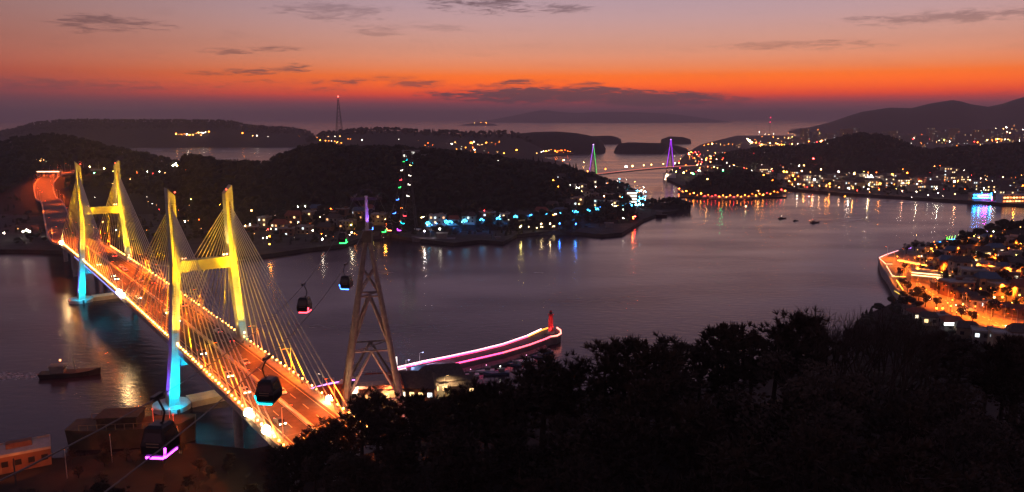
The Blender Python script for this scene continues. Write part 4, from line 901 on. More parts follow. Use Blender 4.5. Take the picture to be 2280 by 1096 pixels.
for (x, y) in ((1412,436),(1426,448),(1398,432),(1375,416)):
    q = hit(x, y, 0, 400); deck_lamp(q.x, q.y, q.z, 0, 'tall cyan lamp post on the curved waterfront of the headland', 42000, 9, 'cyan lamps on the headland waterfront', 1, (.05,.55,1))
wb = thing('waterfront_hotel', 'bright white-lit block beside the cyan waterfront curve', 'building', hit(1405,452,0,300))
MB().box((0,0,6),(11,9,12)).build('wall', WALLS[0], wb)
for f_ in range(4): MB().box((0,-4.56,1.6+f_*2.9),(9.6,.12,1.7)).build('window_band', emi((1,.86,.7), 2.4), wb)
MB().box((0,0,12.2),(11.6,9.6,.4)).build('roof', CONC, wb)
# ships and floating jetties along the far quay
boat(gp(965,538,.1), R(88), 34, 'large grey ship moored left on the far quay with lit white bow', 'ships moored at the far quay', mat('grey_hull', (.12,.12,.13), .6, .2), lampc=WHT, st=20)
tg = boat(gp(1098,538,.1), R(95), 18, 'squat dark barge moored right of the large grey ship', 'ships moored at the far quay', lampc=None)
boat(gp(1340,512,.1), R(85), 30, 'long dark barge moored below the red and amber lamps', 'ships moored at the far quay')
boat(gp(1455,482,.1), R(80), 26, 'dark vessel moored off the end of the far headland', 'ships moored at the far quay')
boat(gp(945,514,2.6), R(88), 17, 'white hull on the slip beside the large grey ship, lit by a lamp', 'ships moored at the far quay', WHITE, lampc=(1,.95,.85), st=22)
jt = thing('floating_jetty', 'floating restaurant jetty strung with warm bulbs at the far quay', 'jetty', gp(1195,516,0), .12)
MB().box((0,0,.4),(34,10,.9)).build('pontoon', WOOD, jt)
MB().box((-6,1,2.6),(12,5,3)).box((9,1,2.3),(10,5,2.6)).build('cabin', WALLS[2], jt)
blb = MB().ball((0,0,0),.34).mesh('bulb', emi((1,.7,.3), 20))
for k in range(26): O('bulb', blb, jt, (-16+k*1.28, -4.6+random.uniform(-.5,3), 2.2+random.uniform(-.6,2.6)))
for k in range(6): O('bulb', blb, jt, (-15+k*.9, 1, 6-k*.4), scale=1.2)
# conifers standing proud on the headland skyline
cf = []
for v in range(3):
    m = MB(); random.seed(40+v)
    for t_ in range(9):
        z = 1.2+t_*1.15; r = 2.3*(1-t_/9.5)
        for i in range(9):
            a = 2*math.pi*(i+random.random()*.6)/9; rr = r*random.uniform(.65,1.15)
            e = Vector((rr*math.cos(a),rr*math.sin(a),z-.5)); s_ = Vector((-math.sin(a),math.cos(a),0))*.42*rr**.5
            m.add([(0,0,z+1.0),e-s_,e+Vector((math.cos(a),math.sin(a),-.3))*.4,e+s_], [(0,1,2,3)])
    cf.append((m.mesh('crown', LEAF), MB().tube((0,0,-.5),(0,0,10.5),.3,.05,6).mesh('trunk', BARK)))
random.seed(9)
for i, px in enumerate((1172,1186,1198,1207,1222,1236,1252,1266,1277,1283,1296,1310)):
    q = dp(px, 380, 850); q.y = 850+random.uniform(-20,10); q.z = gz(q.x, q.y)
    t = thing('conifer_tree', f'{ORD[i]} pointed conifer from the left on the headland skyline', 'tree', q, random.uniform(0,6), 'conifers on the headland skyline'); k = random.uniform(.8,1.25)
    c, tr = random.choice(cf); O('crown', c, t, scale=(k*.9,k*.9,k)); O('trunk', tr, t, scale=k)
# ================================================================== far purple bridge
fb = thing('far_bridge', 'distant cable-stayed bridge with violet A-shaped pylons in the strait', 'bridge')
W1, E1 = Vector((dp(1320,390,1050).x,1050,0)), Vector((dp(1491,390,1187).x,1187,0)); dv = (E1-W1).normalized(); nv_ = Vector((-dv.y,dv.x,0))
A0, B0 = W1-dv*60, E1+dv*150
def fz_(t): return 15+4*t
m = MB(); npt = [A0.lerp(B0, i/30) for i in range(31)]
for i in range(30):
    a, b = npt[i].copy(), npt[i+1].copy(); a.z = 15.5+3.5*math.sin(math.pi*i/30); b.z = 15.5+3.5*math.sin(math.pi*(i+1)/30); m.beam(a, b, 12, 1.6)
m.build('deck', CONC, fb)
m = MB()
for i in range(4,24):
    a = npt[i]+Vector((0,0,17.3+3.5*math.sin(math.pi*i/30)))-nv_*6.1; b = npt[i+1]+Vector((0,0,17.3+3.5*math.sin(math.pi*(i+1)/30)))-nv_*6.1; m.beam(a,b,.3,.4)
m.build('edge_strip', emi((1,.2,.12), 1.6), fb)
for (c, top, cl, cr, lb) in ((W1,58,(.5,.06,1),(.03,.7,.1),'left violet and green pylon'),(E1,61,(.42,.02,1),(.4,.02,1),'right violet pylon')):
    pn = O('pylon', None, fb, c); pn['label'] = lb
    for s, cc in ((-1,cl),(1,cr)):
        MB().tube(dv*0+nv_*0+Vector((s*5.6,0,-1)), Vector((0,0,top)), 1.15,.8,6).build('leg', PAINT, pn)
        MB().beam(Vector((s*5.4,-1.3,19)), Vector((s*.4,-1.2,top-.5)), 1.1, .25).build('light_strip', emi(cc, 2.6), pn)
    MB().ball((0,0,top+.5),.8).build('tip_lamp', emi((.7,.3,1),5), pn)
    MB().box((0,0,4.4),(17,12,10.8)).build('footing', WHITE, pn)
    for k in range(1,8):
        for s in (-1,1):
            e = dv*s*k*9; MB().tube((0,0,top-2-k*1.2), (e.x,e.y,18.3), .09, n=3, cap=False).build('stay_cable', CABLE, pn)
    light(pn, (-9,-18,1.5), (-3,-6,5), 60000, (1,.55,.35), 80, .5); light(pn, (9,-18,1.5), (3,-6,5), 60000, (1,.5,.35), 80, .5)
    for q in (-9,9): MB().box((q,-18,0),(1,1,2.4)).build('floodlight', DSTEEL, pn)
#lamps([(1365,376,AMB),(1387,377,WHT,2.2),(1378,376,WARM,1.6),(1394,378,WARM,1.2),(1416,373,WARM),(1423,372,WARM),(1435,382,AMB),(1447,376,WARM),(1350,381,AMB),(1310,385,AMB),(1500,370,AMB)], 'bright lamp in a line on the deck of the far bridge', 'lamps on the far bridge', 30, 1.5, .0008, y0=2)if False else None
for i, (t_, c, r) in enumerate(((.12,AMB,.9),(.22,AMB,.9),(.34,WHT,2.0),(.38,WARM,1.5),(.45,WARM,1),(.5,WARM,1),(.58,WARM,.9),(.66,WHT,.9),(.86,REDL,.9),(.93,WARM,.9))):
    q = A0.lerp(B0, t_); q.z = 16.3+3.5*math.sin(math.pi*t_)
    tag(O('street_lamp', lampmesh(c, 26, r*.8, 5), None, q), f'{ORD[i]} lamp from the left along the far bridge deck', 'street lamp', 'lamps on the far bridge')
# radio mast
rm = thing('radio_mast', 'tall thin lattice radio mast with red top light against the sunset', 'mast', dp(756,305,2250)); rm.location.z = gz(rm.location.x, 2250)-1
top = dp(756,216,2250).z - rm.location.z
for c in ((-1,-1),(1,-1),(1,1),(-1,1)): MB().tube((c[0]*9,c[1]*9,0),(c[0]*1.2,c[1]*1.2,top*.93),.85,.5,5).build('leg', STEEL, rm)
for k in range(9):
    z0, z1 = top*.93*k/9, top*.93*(k+1)/9; w0, w1 = 9-7.8*k/9, 9-7.8*(k+1)/9; q = MB()
    for i in range(4): a, b = CO[i], CO[(i+1) % 4]; q.tube((a[0]*w0,a[1]*w0,z0),(b[0]*w1,b[1]*w1,z1),.4,n=4); q.tube((a[0]*w1,a[1]*w1,z1),(b[0]*w1,b[1]*w1,z1),.4,n=4)
    q.build('brace', STEEL, rm)
MB().tube((0,0,top*.93),(0,0,top),.9,.5,6).build('spire', STEEL, rm)
MB().ball((0,0,top+1),2.2).build('beacon', emi((1,.12,.08), 6), rm)
ms = thing('antenna_mast', 'slim antenna mast with two red lights above the right-hand town', 'mast', dp(1713,310,2600)); ms.location.z = 2
MB().tube((0,0,0),(0,0,92),1.0,.5,5).build('spire', STEEL, ms)
for z in (78,93): MB().ball((0,0,z),1.6).build('beacon', emi((1,.02,.1), 6), ms)
# ================================================================== right-hand town
random.seed(21)
T6 = [(1660,463,YEL)]
by = thing('buoy', 'lone yellow buoy light off the round island', 'buoy', gp(1660,466,0)); MB().tube((0,0,-.5),(0,0,1.2),1.0,.4,8).tube((0,0,1.2),(0,0,2.6),.1,n=5).build('float', RED, by); MB().ball((0,0,2.9),.45).build('lamp', emi((1,.9,.35),26), by)
# island promenade
IS = []
for i in range(30):
    t_ = i/29; px = 1512+t_*236; py = 428+9*math.sin(math.pi*min(1, t_*1.05))+ (2 if i%2 else -1) - (6*(1-t_*8) if t_ < .12 else 0) - (5*(t_-.85)*6 if t_ > .85 else 0)
    IS.append((px,py,random.choice((AMB,ORG,ORG,AMB,REDL))))
lamps(IS, 'orange lamp on the promenade ringing the round island', 'promenade lamps of the round island', 16, 4, .0007, y0=700)
walk = thing('island_promenade', 'lit orange seaside walk along the foot of the round island', 'promenade')
m = MB(); ps = [gp(x,y+3,1.2) for x,y,c in IS]
for a, b in zip(ps[:-1], ps[1:]): m.beam(a,b,4,2.0)
m.build('walkway', CONC, walk)
# shore lamps with long reflections
SH = [(1690,372,WHT,2),(1697,373,WHT,2),(1704,374,WHT,1.6),(1711,374,WARM,1.4),(1718,377,WARM),(1735,371,AMB),(1745,383,AMB,1.3),(1752,384,AMB),(1740,391,AMB),(1779,370,WHT),(1790,369,WARM),(1811,355,REDL,1.8),(1813,401,WHT,1.6),(1841,404,WARM,1.3),(1847,410,AMB),(1828,378,WARM),(1867,383,WHT),(1902,388,WARM,1.3),(1872,404,YEL),(1880,406,YEL),(1888,408,YEL),(1935,396,WHT,2),(1940,394,WHT,2.4),(1945,397,WHT,1.6),(1935,412,YEL,1.4),(1959,409,AMB),(1980,398,WARM),(1987,389,AMB),(2010,379,AMB),(2020,386,ORG),(2008,404,WHT,1.6),(2020,405,(1,.3,.2),1.4),(2010,408,WHT),(2023,408,AMB),(2042,411,WHT),(2048,404,ORG),(2062,411,WHT),(1890,420,WHT),(1700,390,AMB),(1720,402,ORG),(1766,392,AMB),(1820,385,GRN),(1785,382,WARM),(1770,400,ORG),(1757,404,AMB),(1860,392,AMB),(1610,380,GRN),(1590,372,YEL),(1556,380,WHT),(1540,386,YEL),(1505,383,YEL),(1522,385,YEL),(1544,388,GRN),(1575,400,WARM),(2085,420,WHT),(2125,405,WHT),(2160,402,WARM),(2190,420,WHT),(2213,413,WARM),(2277,414,AMB),(2215,428,WHT)]
lamps(SH, 'lamp along the right-hand town shore', 'lamps along the right-hand shore', 26, 6, .00075, y0=700)
SH2 = [(random.uniform(2080,2160), random.uniform(368,405), random.choice((AMB,WARM,WHT,ORG))) for _ in range(24)]
lamps(SH2, 'tiny lamps among the hillside flats left of the neon building', 'lamps of the hillside flats', 20, 6, .0006, y0=700, join=True)
# east village beyond the far bridge
T7 = [(random.uniform(1530,1612), random.uniform(338,358), random.choice((AMB,WARM,ORG,REDL,WHT,YEL))) for _ in range(44)] + [(1568+i*9, 322+random.uniform(-2,3), random.choice((WARM,AMB))) for i in range(9)]
lamps(T7, 'tiny lamps of the village beyond the far violet bridge', 'lamps of the village beyond the far bridge', 20, 6, .0006, y0=1000, join=True)
T8 = [(1665+i*4.5, 314+i*.6+random.uniform(-5,8), random.choice((AMB,WARM,YEL,ORG,AMB))) for i in range(19)] + [(1669,315,WHT,2),(1674,318,WARM,1.5),(1722,306,AMB),(1691,294,WHT),(1735,326,YEL),(1740,329,AMB)]
lamps(T8, 'tiny lamps of the dense amber cluster left of the round town hill', 'lamps of the amber cluster', 22, 10, .0006, y0=1500, join=True)
T9 = [(random.uniform(1745,2280), random.gauss(312,7), random.choice((AMB,WARM,WHT,YEL,ORG,REDL,WHT,WARM))) for _ in range(95)] + [(random.uniform(2200,2280), random.uniform(280,318), random.choice((WARM,WHT,AMB))) for _ in range(30)]
lamps(T9, 'tiny lamps of the far city below the right-hand mountain', 'lamps of the far city', 18, 16, .0006, y0=1700, y1=5200, join=True)
# apartment blocks of the far city and shore buildings
for i in range(34):
    px = 1760+i*16+random.uniform(-6,6); Y = random.uniform(2300,3200); h = random.uniform(24,58); q = dp(px, 320, Y); q.z = max(3, gz(q.x, q.y))
    house(q, random.uniform(-.4,.4), random.uniform(26,44), 14, h, WALLS[i % 3 if i % 3 else 1], ROOFD, 'hazy apartment block in the far city below the right-hand mountain', 'apartment blocks of the far city', 'apartment_block', 'apartment block', .22, False, max(4, int(h/8)), False, 5, None)
for i, (px, py, w_, h, lit) in enumerate(((1700,388,22,9,.5),(1745,400,16,8,.25),(1770,392,14,7,.3),(1812,408,15,6,.3),(1850,412,18,8,.3),(1885,414,20,6,.4),(1915,412,15,7,.2),(1945,410,14,8,.5),(1975,415,18,6,.2),(2008,416,16,10,.6),(2045,425,30,7,.35),(2078,426,18,8,.3),(1640,330,20,12,.3),(2090,412,14,16,.35),(2104,404,14,20,.35),(2120,400,13,16,.3),(2140,408,15,14,.35),(2235,424,20,8,.3),(1960,402,12,6,.2),(1868,400,14,6,.2),(1790,398,12,6,.2))):
    q = hit(px, py, 0, 700); house(q, random.uniform(-.3,.3), w_, 10, h, random.choice(WALLS[:3]), ROOFD, 'low lit building on the right-hand town shore' if h < 13 else 'taller block of flats on the slope left of the neon building', 'buildings on the right-hand shore' if h < 13 else 'flats left of the neon building', 'building', 'building', lit, None, None, False)
for i in range(30):
    px = 1770+i*17+random.uniform(-7,7); q = hit(px, random.uniform(392,424)+max(0,(px-1900)*.03), 0, 700); h = random.choice((5,6,8,9,11))
    house(q, random.uniform(-.3,.3), random.uniform(11,20), 9, h, random.choice(WALLS[:3]), ROOFD, 'small shop or house with lit windows along the right-hand shore', 'shops and houses along the right-hand shore', 'shop_house', 'house', .42, None, None, False)
nb = thing('neon_building', 'quayside hall outlined in cyan and magenta neon on the right', 'building', gp(2186,447,3), .1)
MB().box((0,4,4),(22,8,8)).build('wall', WALLS[1], nb); MB().box((0,4,8.2),(23,9,.4)).build('roof', CONC, nb)
for z in (3.2,6.6): MB().box((0,-.2,z),(22,.3,.55)).build('cyan_tube', emi((.02,.38,1), 26), nb)
MB().box((1,-.25,4.9),(12,.3,.5)).build('magenta_tube', emi((1,.02,.75), 24), nb); MB().box((10.6,-.3,5.4),(.6,.3,7)).build('cyan_tube', emi((.02,.38,1), 26), nb)
MB().box((11.8,-.3,2.4),(.6,.3,4.4)).build('red_tube', emi((1,.03,.2), 16), nb); MB().box((-1,-.3,8.8),(.5,.3,2)).build('cyan_tube', emi((.05,.5,1),8), nb)
for (x, c) in ((-9,(.02,.25,1)),(-4,(.02,.3,1)),(2,(1,.02,.8)),(5,(.9,.02,1)),(10,(.03,.35,1))):
    ld = bpy.data.lights.new('lamp_beam', 'POINT'); ld.energy = 2600; ld.color = c; ld.shadow_soft_size = .5; lo_ = bpy.data.objects.new('lamp_beam', ld); col.objects.link(lo_); lo_.parent = nb; lo_.location = (x,-1.6,5)
rs_ = thing('seaside_restaurant', 'long two-storey waterfront building with rows of warm lights at right edge', 'building', gp(2262,452,3), .12)
MB().box((0,4,4.4),(34,9,8.8)).build('wall', WALLS[0], rs_); MB().box((0,4,9),(35,10,.4)).build('roof', CONC, rs_)
for f_ in range(2):
    for k in range(9): O('window', unitmesh('window', emi((1,.5,.18), 4.2) if (k+f_) % 3 else emi((1,.2,.05),4)), rs_, (-14.5+k*3.6,-.55,2+f_*3.9), 0, (2.4,.14,1.5))
# hill-village island lights far out
lamps([(1062,271,AMB),(1068,269,WARM),(1074,268,WHT,1.4),(1080,269,AMB),(1086,272,WARM),(1070,273,AMB),(1056,274,WARM),(1082,274,AMB)], 'lamp of the lonely village glowing far out at sea', 'lamps of the far island village', 26, 10, .0006, y0=8000, y1=11000)
rs2 = random.Random(8)
lamps([(x, 501-(x-950)*.098+rs2.uniform(-3,3), rs2.choice((CYN,BLU,CYN,(.3,.8,1))), rs2.uniform(.45,.9)) for x in (950+i*5.6 for i in range(86))], 'string of tiny blue lights along the far promenade', None, 12, 2.5, .0006, y0=450, join=True)
lamps([(rs2.uniform(1385,1438), rs2.uniform(424,460), rs2.choice((CYN,(.3,.8,1),(.7,.9,1))), rs2.uniform(.5,1.2)) for _ in range(40)], 'thick cluster of cyan lights at the tip of the headland', None, 16, 3, .0006, y0=500, join=True)
MIX = (AMB,AMB,WARM,WARM,ORG,WHT,YEL,WHT,REDL)
lamps([(rs2.uniform(1262,1435), rs2.uniform(398,468), rs2.choice(MIX+(CYN,))) for _ in range(95)], 'tiny lights scattered among the houses at the east end of the headland', None, 14, 3, .0005, y0=500, join=True)
lamps([(x_, (rs2.uniform(362,382) if x_ < 1762 else min(440, max(362, rs2.gauss(405,16)))), rs2.choice(MIX)) for x_ in (rs2.uniform(1545,2280) for _ in range(180))], 'tiny lights scattered along the right-hand town shore', None, 14, 3, .0005, y0=700, join=True)
lamps([(rs2.uniform(545,900), rs2.uniform(462,530), rs2.choice(MIX)) for _ in range(60)], 'tiny lights scattered in the waterside village', None, 12, 3, .0005, y0=450, join=True)
lamps([(rs2.uniform(1500,1680), rs2.uniform(335,385), rs2.choice(MIX)) for _ in range(80)], 'tiny lights scattered on the shore beyond the far bridge', None, 14, 4, .0005, y0=900, join=True)
lamps([(rs2.uniform(1640,2280), rs2.uniform(296,326), rs2.choice(MIX)) for _ in range(150)], 'tiny lights scattered over the far city', None, 14, 14, .0005, y0=1700, y1=5200, join=True)
lamps([(rs2.uniform(200,560), rs2.uniform(372,520), rs2.choice(MIX)) for _ in range(45)], 'tiny lights scattered on the plain behind the bridge', None, 10, 3, .0005, y0=500, join=True)
lamps([(rs2.uniform(2035,2280), rs2.uniform(522,690), rs2.choice((AMB,AMB,ORG,WARM,YEL))) for _ in range(90)], 'tiny warm lights scattered among the peninsula houses', None, 9, 3, .0006, y0=300, join=True)
# quay lights whose glow runs far across the water
QL = [(600,545,(1,.3,.03),500),(783,528,(1,.8,.5),260),(858,523,(1,.3,.03),900),(945,533,(1,.85,.75),420),(1160,518,(1,.75,.2),420),(1205,514,(1,.7,.35),200),(1225,512,(1,.7,.35),200),(1246,510,(.03,.2,1),420),(1282,506,(.03,.2,1),380),(1410,494,(1,.12,.03),1300),
      (1690,409,(1,.4,.1),500),(1776,421,(1,.8,.6),420),(1790,422,(1,.35,.08),420),(1808,423,(1,.1,.01),2200),(1824,424,(1,.5,.2),700),(1839,425,(1,.25,.03),700),(1847,426,(1,.2,.02),700),(1868,427,(1,.45,.2),520),(1898,430,(1,.3,.05),900),(1933,432,(1,.85,.8),1500),(1957,434,(1,.25,.04),520),(2008,438,(1,.3,.15),420),(2040,440,(1,.75,.5),520),(2088,442,(1,.8,.6),520),(2126,444,(1,.35,.15),420),(2240,452,(1,.7,.4),500),(2258,453,(1,.22,.02),1300)]
for i, (px, py, c, e) in enumerate(QL):
    p = hit(px, py-4, 0, 300); d_ = (Vector((0,0,0))-p); d_.z = 0; d_.normalize()
    while gz(p.x+d_.x, p.y+d_.y) > 1 and (p.y > 300): p = p + d_
    p.z = max(2.3, gz(p.x, p.y))
    t = thing('quay_lamp', f'{"bright" if e > 600 else "small"} {"blue" if c[2] > .9 and c[0] < .1 else ("white" if c[2] > .45 else ("orange-red" if c[1] < .16 else "amber"))} waterside lamp on the {"far quay below the headland" if px < 1500 else "right-hand town quay"}, long reflection below it', 'street lamp', p, 0, 'quay lamps with long reflections')
    MB().tube((0,0,-.5),(0,0,6),.09,n=5).build('pole', DSTEEL, t); MB().ball((0,0,6.4),.42,6).build('lamp_globe', emi(c, 30), t)
    ld = bpy.data.lights.new('lamp_beam', 'POINT'); ld.energy = e*2.2; ld.color = c; ld.shadow_soft_size = .3
    lo_ = bpy.data.objects.new('lamp_beam', ld); col.objects.link(lo_); lo_.parent = t; lo_.location = (0,-.75,6.4)
# ================================================================== right-hand peninsula
random.seed(33)
sw = thing('sea_wall', 'lit stepped sea wall round the peninsula tip', 'sea wall')
rim = [gp(*q,4.2) for q in ((2150,529),(2090,540),(2040,549),(1990,561),(1958,576),(1966,600),(1980,618),(1992,640),(2004,654))]
m = MB()
for a, b in zip(rim[:-1], rim[1:]): m.beam(a-Vector((0,0,1.6)), b-Vector((0,0,1.6)), 1.2, 5.2)
m.build('wall', CONC, sw)
def sline(pts, c, s, wd=.3): 
    m = MB(); ps = [gp(*q,5.3) for q in pts]
    for a, b in zip(ps[:-1], ps[1:]): m.beam(a,b,wd,wd)
    m.build('light_strip', emi(c,s), sw)
sline(((2000,558),(1976,566),(1958,574)),(1,.4,.45),3); sline(((1958,575),(1972,588),(1987,588)),(1,.42,.3),3); sline(((1974,592),(1986,613),(1992,615)),(1,.5,.3),3); sline(((1986,616),(2016,616)),(1,.55,.15),2.5); sline(((1996,624),(2011,646)),(1,.6,.06),2.2); sline(((1992,648),(2003,655)),(1,.6,.06),1.6)
sline(((2029,552),(2022,554)),(.55,.2,1),3); sline(((2091,540),(2110,535),(2135,532)),(.03,.3,1),9,.6); sline(((2135,532),(2150,529)),(.6,.2,1),3,.4); sline(((2150,529),(2180,526)),(1,.4,.35),2.5,.4); sline(((2215,521),(2235,521)),(.6,.3,1),3,.4)
for i, (x, c) in enumerate(((2105,(.1,1,.05)),(2110,(.25,1,.05)),(2116,(.5,1,.1)),(2123,(.3,.9,.3)),(2130,(.8,.9,.2)),(2139,(1,.8,.2)),(2150,(1,.6,.3)),(2161,(1,.5,.4)))):
    p = gp(x, 544-(x-2105)*.22, 4); t = thing('light_pole', f'{ORD[i]} coloured light pole from the left on the peninsula pier', 'light pole', p, 0, 'coloured light poles on the pier')
    MB().tube((0,0,0),(.8,0,5.6),.12,n=6).build('pole', STEEL, t); MB().beam((.05,-.16,.4),(.82,-.16,5.4),.16,.12).build('light_strip', emi(c, 9 if i < 2 else 5), t)
# the lit promenade road
road = [gp(*q,4.06) for q in ((2000,570),(2016,590),(2032,612),(2056,640),(2090,662),(2130,680),(2180,702),(2240,728),(2330,765))]
rp = catmull(road, 8); m = MB(); mk = MB()
for i, (a, b) in enumerate(zip(rp[:-1], rp[1:])):
    d = (b-a); d.z = 0; d.normalize(); n_ = Vector((d.y,-d.x,0))*(7.5+ (2.5 if i > 20 else 0))
    m.add([a-n_,a+n_,b+n_,b-n_], [(3,2,1,0)] )
    if i % 2: mk.add([a-n_*.02+Vector((0,0,.01)),a+n_*.02+Vector((0,0,.01)),b+n_*.02+Vector((0,0,.01)),b-n_*.02+Vector((0,0,.01))], [(3,2,1,0)])
rd_ = struct(m.build('peninsula_road', mat('warm_paving', (.13,.12,.11), .8, .3, .3))); mk.build('lane_dashes', LINE, rd_)['kind'] = 'stuff'
for i, q in enumerate(((1975,575),(1990,590),(2012,580),(2020,605),(2010,630),(2040,600),(2048,622),(2040,650),(2075,640),(2085,655),(2075,676),(2110,668),(2120,690),(2150,686),(2165,708),(2195,702),(2205,722),(2235,716),(2250,738),(2262,728))):
    p = gp(*q,4.05); deck_lamp(p.x,p.y,p.z,R(random.uniform(120,260)), 'lamp post of the orange-lit promenade on the peninsula', 30000*random.uniform(.6,1.4), 7.5, 'promenade lamps of the peninsula', 1.6, (1,.15,.006))
PL = [(2052,571,WHT),(2046,572,AMB),(2064,583,WARM,1.3),(2072,583,AMB),(2058,590,AMB),(2062,595,WARM),(2050,606,AMB),(2079,562,WARM),(2086,563,WHT),(2085,578,WHT,1.8),(2091,587,WARM),(2094,592,WARM),(2118,595,AMB),(2074,555,AMB),(2043,557,WARM),(2082,546,AMB),(2118,545,WARM),(2162,581,YEL,1.4),(2173,583,YEL,1.6),(2125,558,ORG),(2151,613,WARM),(2190,626,AMB),(2169,662,WARM),(2187,664,WARM),(2259,638,AMB),(2110,676,WARM),(2120,694,AMB),(2130,696,WARM),(2117,682,AMB),(2128,640,WHT),(2112,637,AMB),(2100,632,WARM),(2212,516,WHT),(2207,527,AMB),(2169,527,WARM),(2180,530,WARM),(2272,507,WARM),(2213,557,YEL),(2248,565,YEL),(2257,563,YEL),(1998,572,AMB)]
lamps(PL, 'small lamps among the houses of the right-hand peninsula', None, 16, 4, .0007, y0=300, join=True)
for i in range(12):
    x = 2064+i*7.4; y = 625+i*3.2; p = gp(x,y,4); tag(O('festoon_lamp', lampmesh(WARM, 16, .3, 3.4), None, p), 'bulb of the lamp row in front of the curved lit building', 'lamp', 'lamp row before the curved building')
cvb = thing('curved_building', 'long low building with a curved double row of white light on the peninsula', 'building', gp(2096,634,4), R(-28))
MB().box((0,5,3),(30,9,6)).build('wall', WALLS[2], cvb); MB().box((0,5,6.2),(31,10,.4)).build('roof', CONC, cvb)
for z in (4.0,5.4):
    m = MB()
    for k in range(8): 
        a = Vector((-15+k*3.75, .35-.5*math.sin(math.pi*k/8), z)); b = Vector((-15+(k+1)*3.75, .35-.5*math.sin(math.pi*(k+1)/8), z)); m.beam(a,b,.25,.45)
    m.build('light_band', emi((1,.62,.3), 3.4), cvb)
kk = thing('market_arcade', 'straight bright yellow-orange canopy along the promenade', 'canopy', gp(2036,597,4), R(28))
MB().box((0,0,3.4),(3,22,.3)).build('roof', WHITE, kk); MB().box((-1.55,0,3.1),(.12,21,.35)).build('light_strip', emi((1,.45,.06), 7), kk)
for k in range(5): MB().tube((0,-10+k*5,0),(0,-10+k*5,3.3),.12,n=6).build('post', STEEL, kk)
pos = []
PH = [(2110,600,11,9,8,3),(2140,606,13,9,9,0),(2165,628,15,11,10,1),(2128,652,16,11,9,3),(2195,640,12,10,8,2),(2222,650,12,9,7,2),(2150,640,10,9,7,1),(2180,602,11,9,7,0),(2215,612,10,9,6,1),(2245,625,11,9,7,3),(2268,655,12,10,7,2),(2255,600,10,9,6,1),(2085,600,9,8,6,3),(2075,585,9,8,6,2),(2100,575,10,8,6,3),(2120,572,10,8,6,0),(2145,570,9,8,6,3),(2165,566,9,8,5,2),(2190,572,9,8,6,1),(2215,566,9,8,6,2),(2240,580,9,8,6,0),(2270,575,10,8,6,1),(2060,565,8,7,5,2),(2085,556,8,7,5,3),(2110,552,8,7,5,1),(2140,550,8,7,5,2),(2170,546,8,7,5,2),(2200,540,8,7,5,1),(2235,545,9,7,5,0),(2265,540,9,7,5,2),(2040,712,8,7,4,1),(2066,722,8,7,4,0),(2092,720,8,7,4,1),(2118,738,9,8,5,1),(2150,752,10,8,5,2),(2190,768,11,9,6,1),(2235,782,12,9,7,2),(2275,780,12,9,8,3),(2235,700,8,7,4,2),(2268,706,8,7,4,3),(2024,702,7,6,3.5,0),(2048,582,6,6,4,2),(2058,600,7,6,5,3),(2070,612,7,6,5,2),(2062,622,5,5,3.5,0),(2088,640,7,6,4,3),(2104,645,7,6,4.5,2),(2140,664,8,7,5,3),(2160,672,8,7,5,2),(2178,682,8,7,5,0),(2205,688,8,7,5,3),(2092,592,7,6,5,2),(2130,590,8,7,5,3),(2158,590,8,7,5,2),(2196,590,8,7,5,3),(2228,606,8,7,5,2),(2180,622,8,7,5,3),(2240,640,8,7,5,0),(2258,628,8,7,5,2),(2275,640,9,7,6,3)]
for i, (x, y, w_, d_, h, wl) in enumerate(PH):
    q = hit(x, y, 0, 260)
    zone = 'above the orange road' if y < 660 and x > 2100 else ('beside the promenade' if y < 680 else 'in the dark lower rows below the orange road')
    w_, d_, h = w_*.85, d_*.85, h*(.68 if y < 690 else 1)
    house(q, R(random.uniform(-35,10)), w_, d_, h, WALLS[wl], random.choice((ROOFD,ROOFR,ROOFD,ROOFB)), f'{["pale","grey","tan","brick"][wl]} {"low" if h < 4.2 else ("taller" if h > 5.5 else "two-storey")} house {zone} on the peninsula', 'peninsula houses '+zone, lit=.12)
sg = thing('shop_sign', 'small glaring white sign below the orange peninsula road', 'sign', hit(2113,722,5,260)); MB().box((0,0,2.2),(.2,.2,4.4)).build('post', STEEL, sg); MB().box((0,-.2,5),(4.2,.25,1.2)).build('panel', emi((.95,1,.92), 5), sg)
# parked cars by the promenade
for i, q in enumerate(((2140,684),(2160,694),(2215,732),(2080,668),(2252,730))):
    car(gp(*q,4.08), R(60+i*7), f'{["leftmost","second","fourth","third","rightmost"][(1,2,3,0,4)[i]] if 0 else ["dark","white","silver","dark","white"][i]} car on the orange peninsula road, {["by the house row","before the lower houses","near the road end","by the lamp row","at the road end"][i]}', CP[i % 3], group='cars on the peninsula road')
for i, q in enumerate(((2060,572),(2080,590),(2100,610),(2125,585),(2150,598),(2172,612),(2200,625),(2180,648),(2225,660),(2255,645),(2150,552),(2200,560),(2110,560),(2268,690),(2240,600),(2270,620),(2215,590),(2135,625),(2085,566),(2262,560),(2230,535),(2072,600),(2110,585),(2165,595),(2195,612),(2130,575),(2175,560),(2245,618),(2255,665),(2160,632),(2210,675))):
    p = hit(*q, 0, 260); deck_lamp(p.x, p.y, p.z, R(random.uniform(180,360)), 'lane lamp post between the peninsula houses', 26000*random.uniform(.5,1.5), 6, 'lane lamps between the peninsula houses', 1.0, (1,.17,.01))
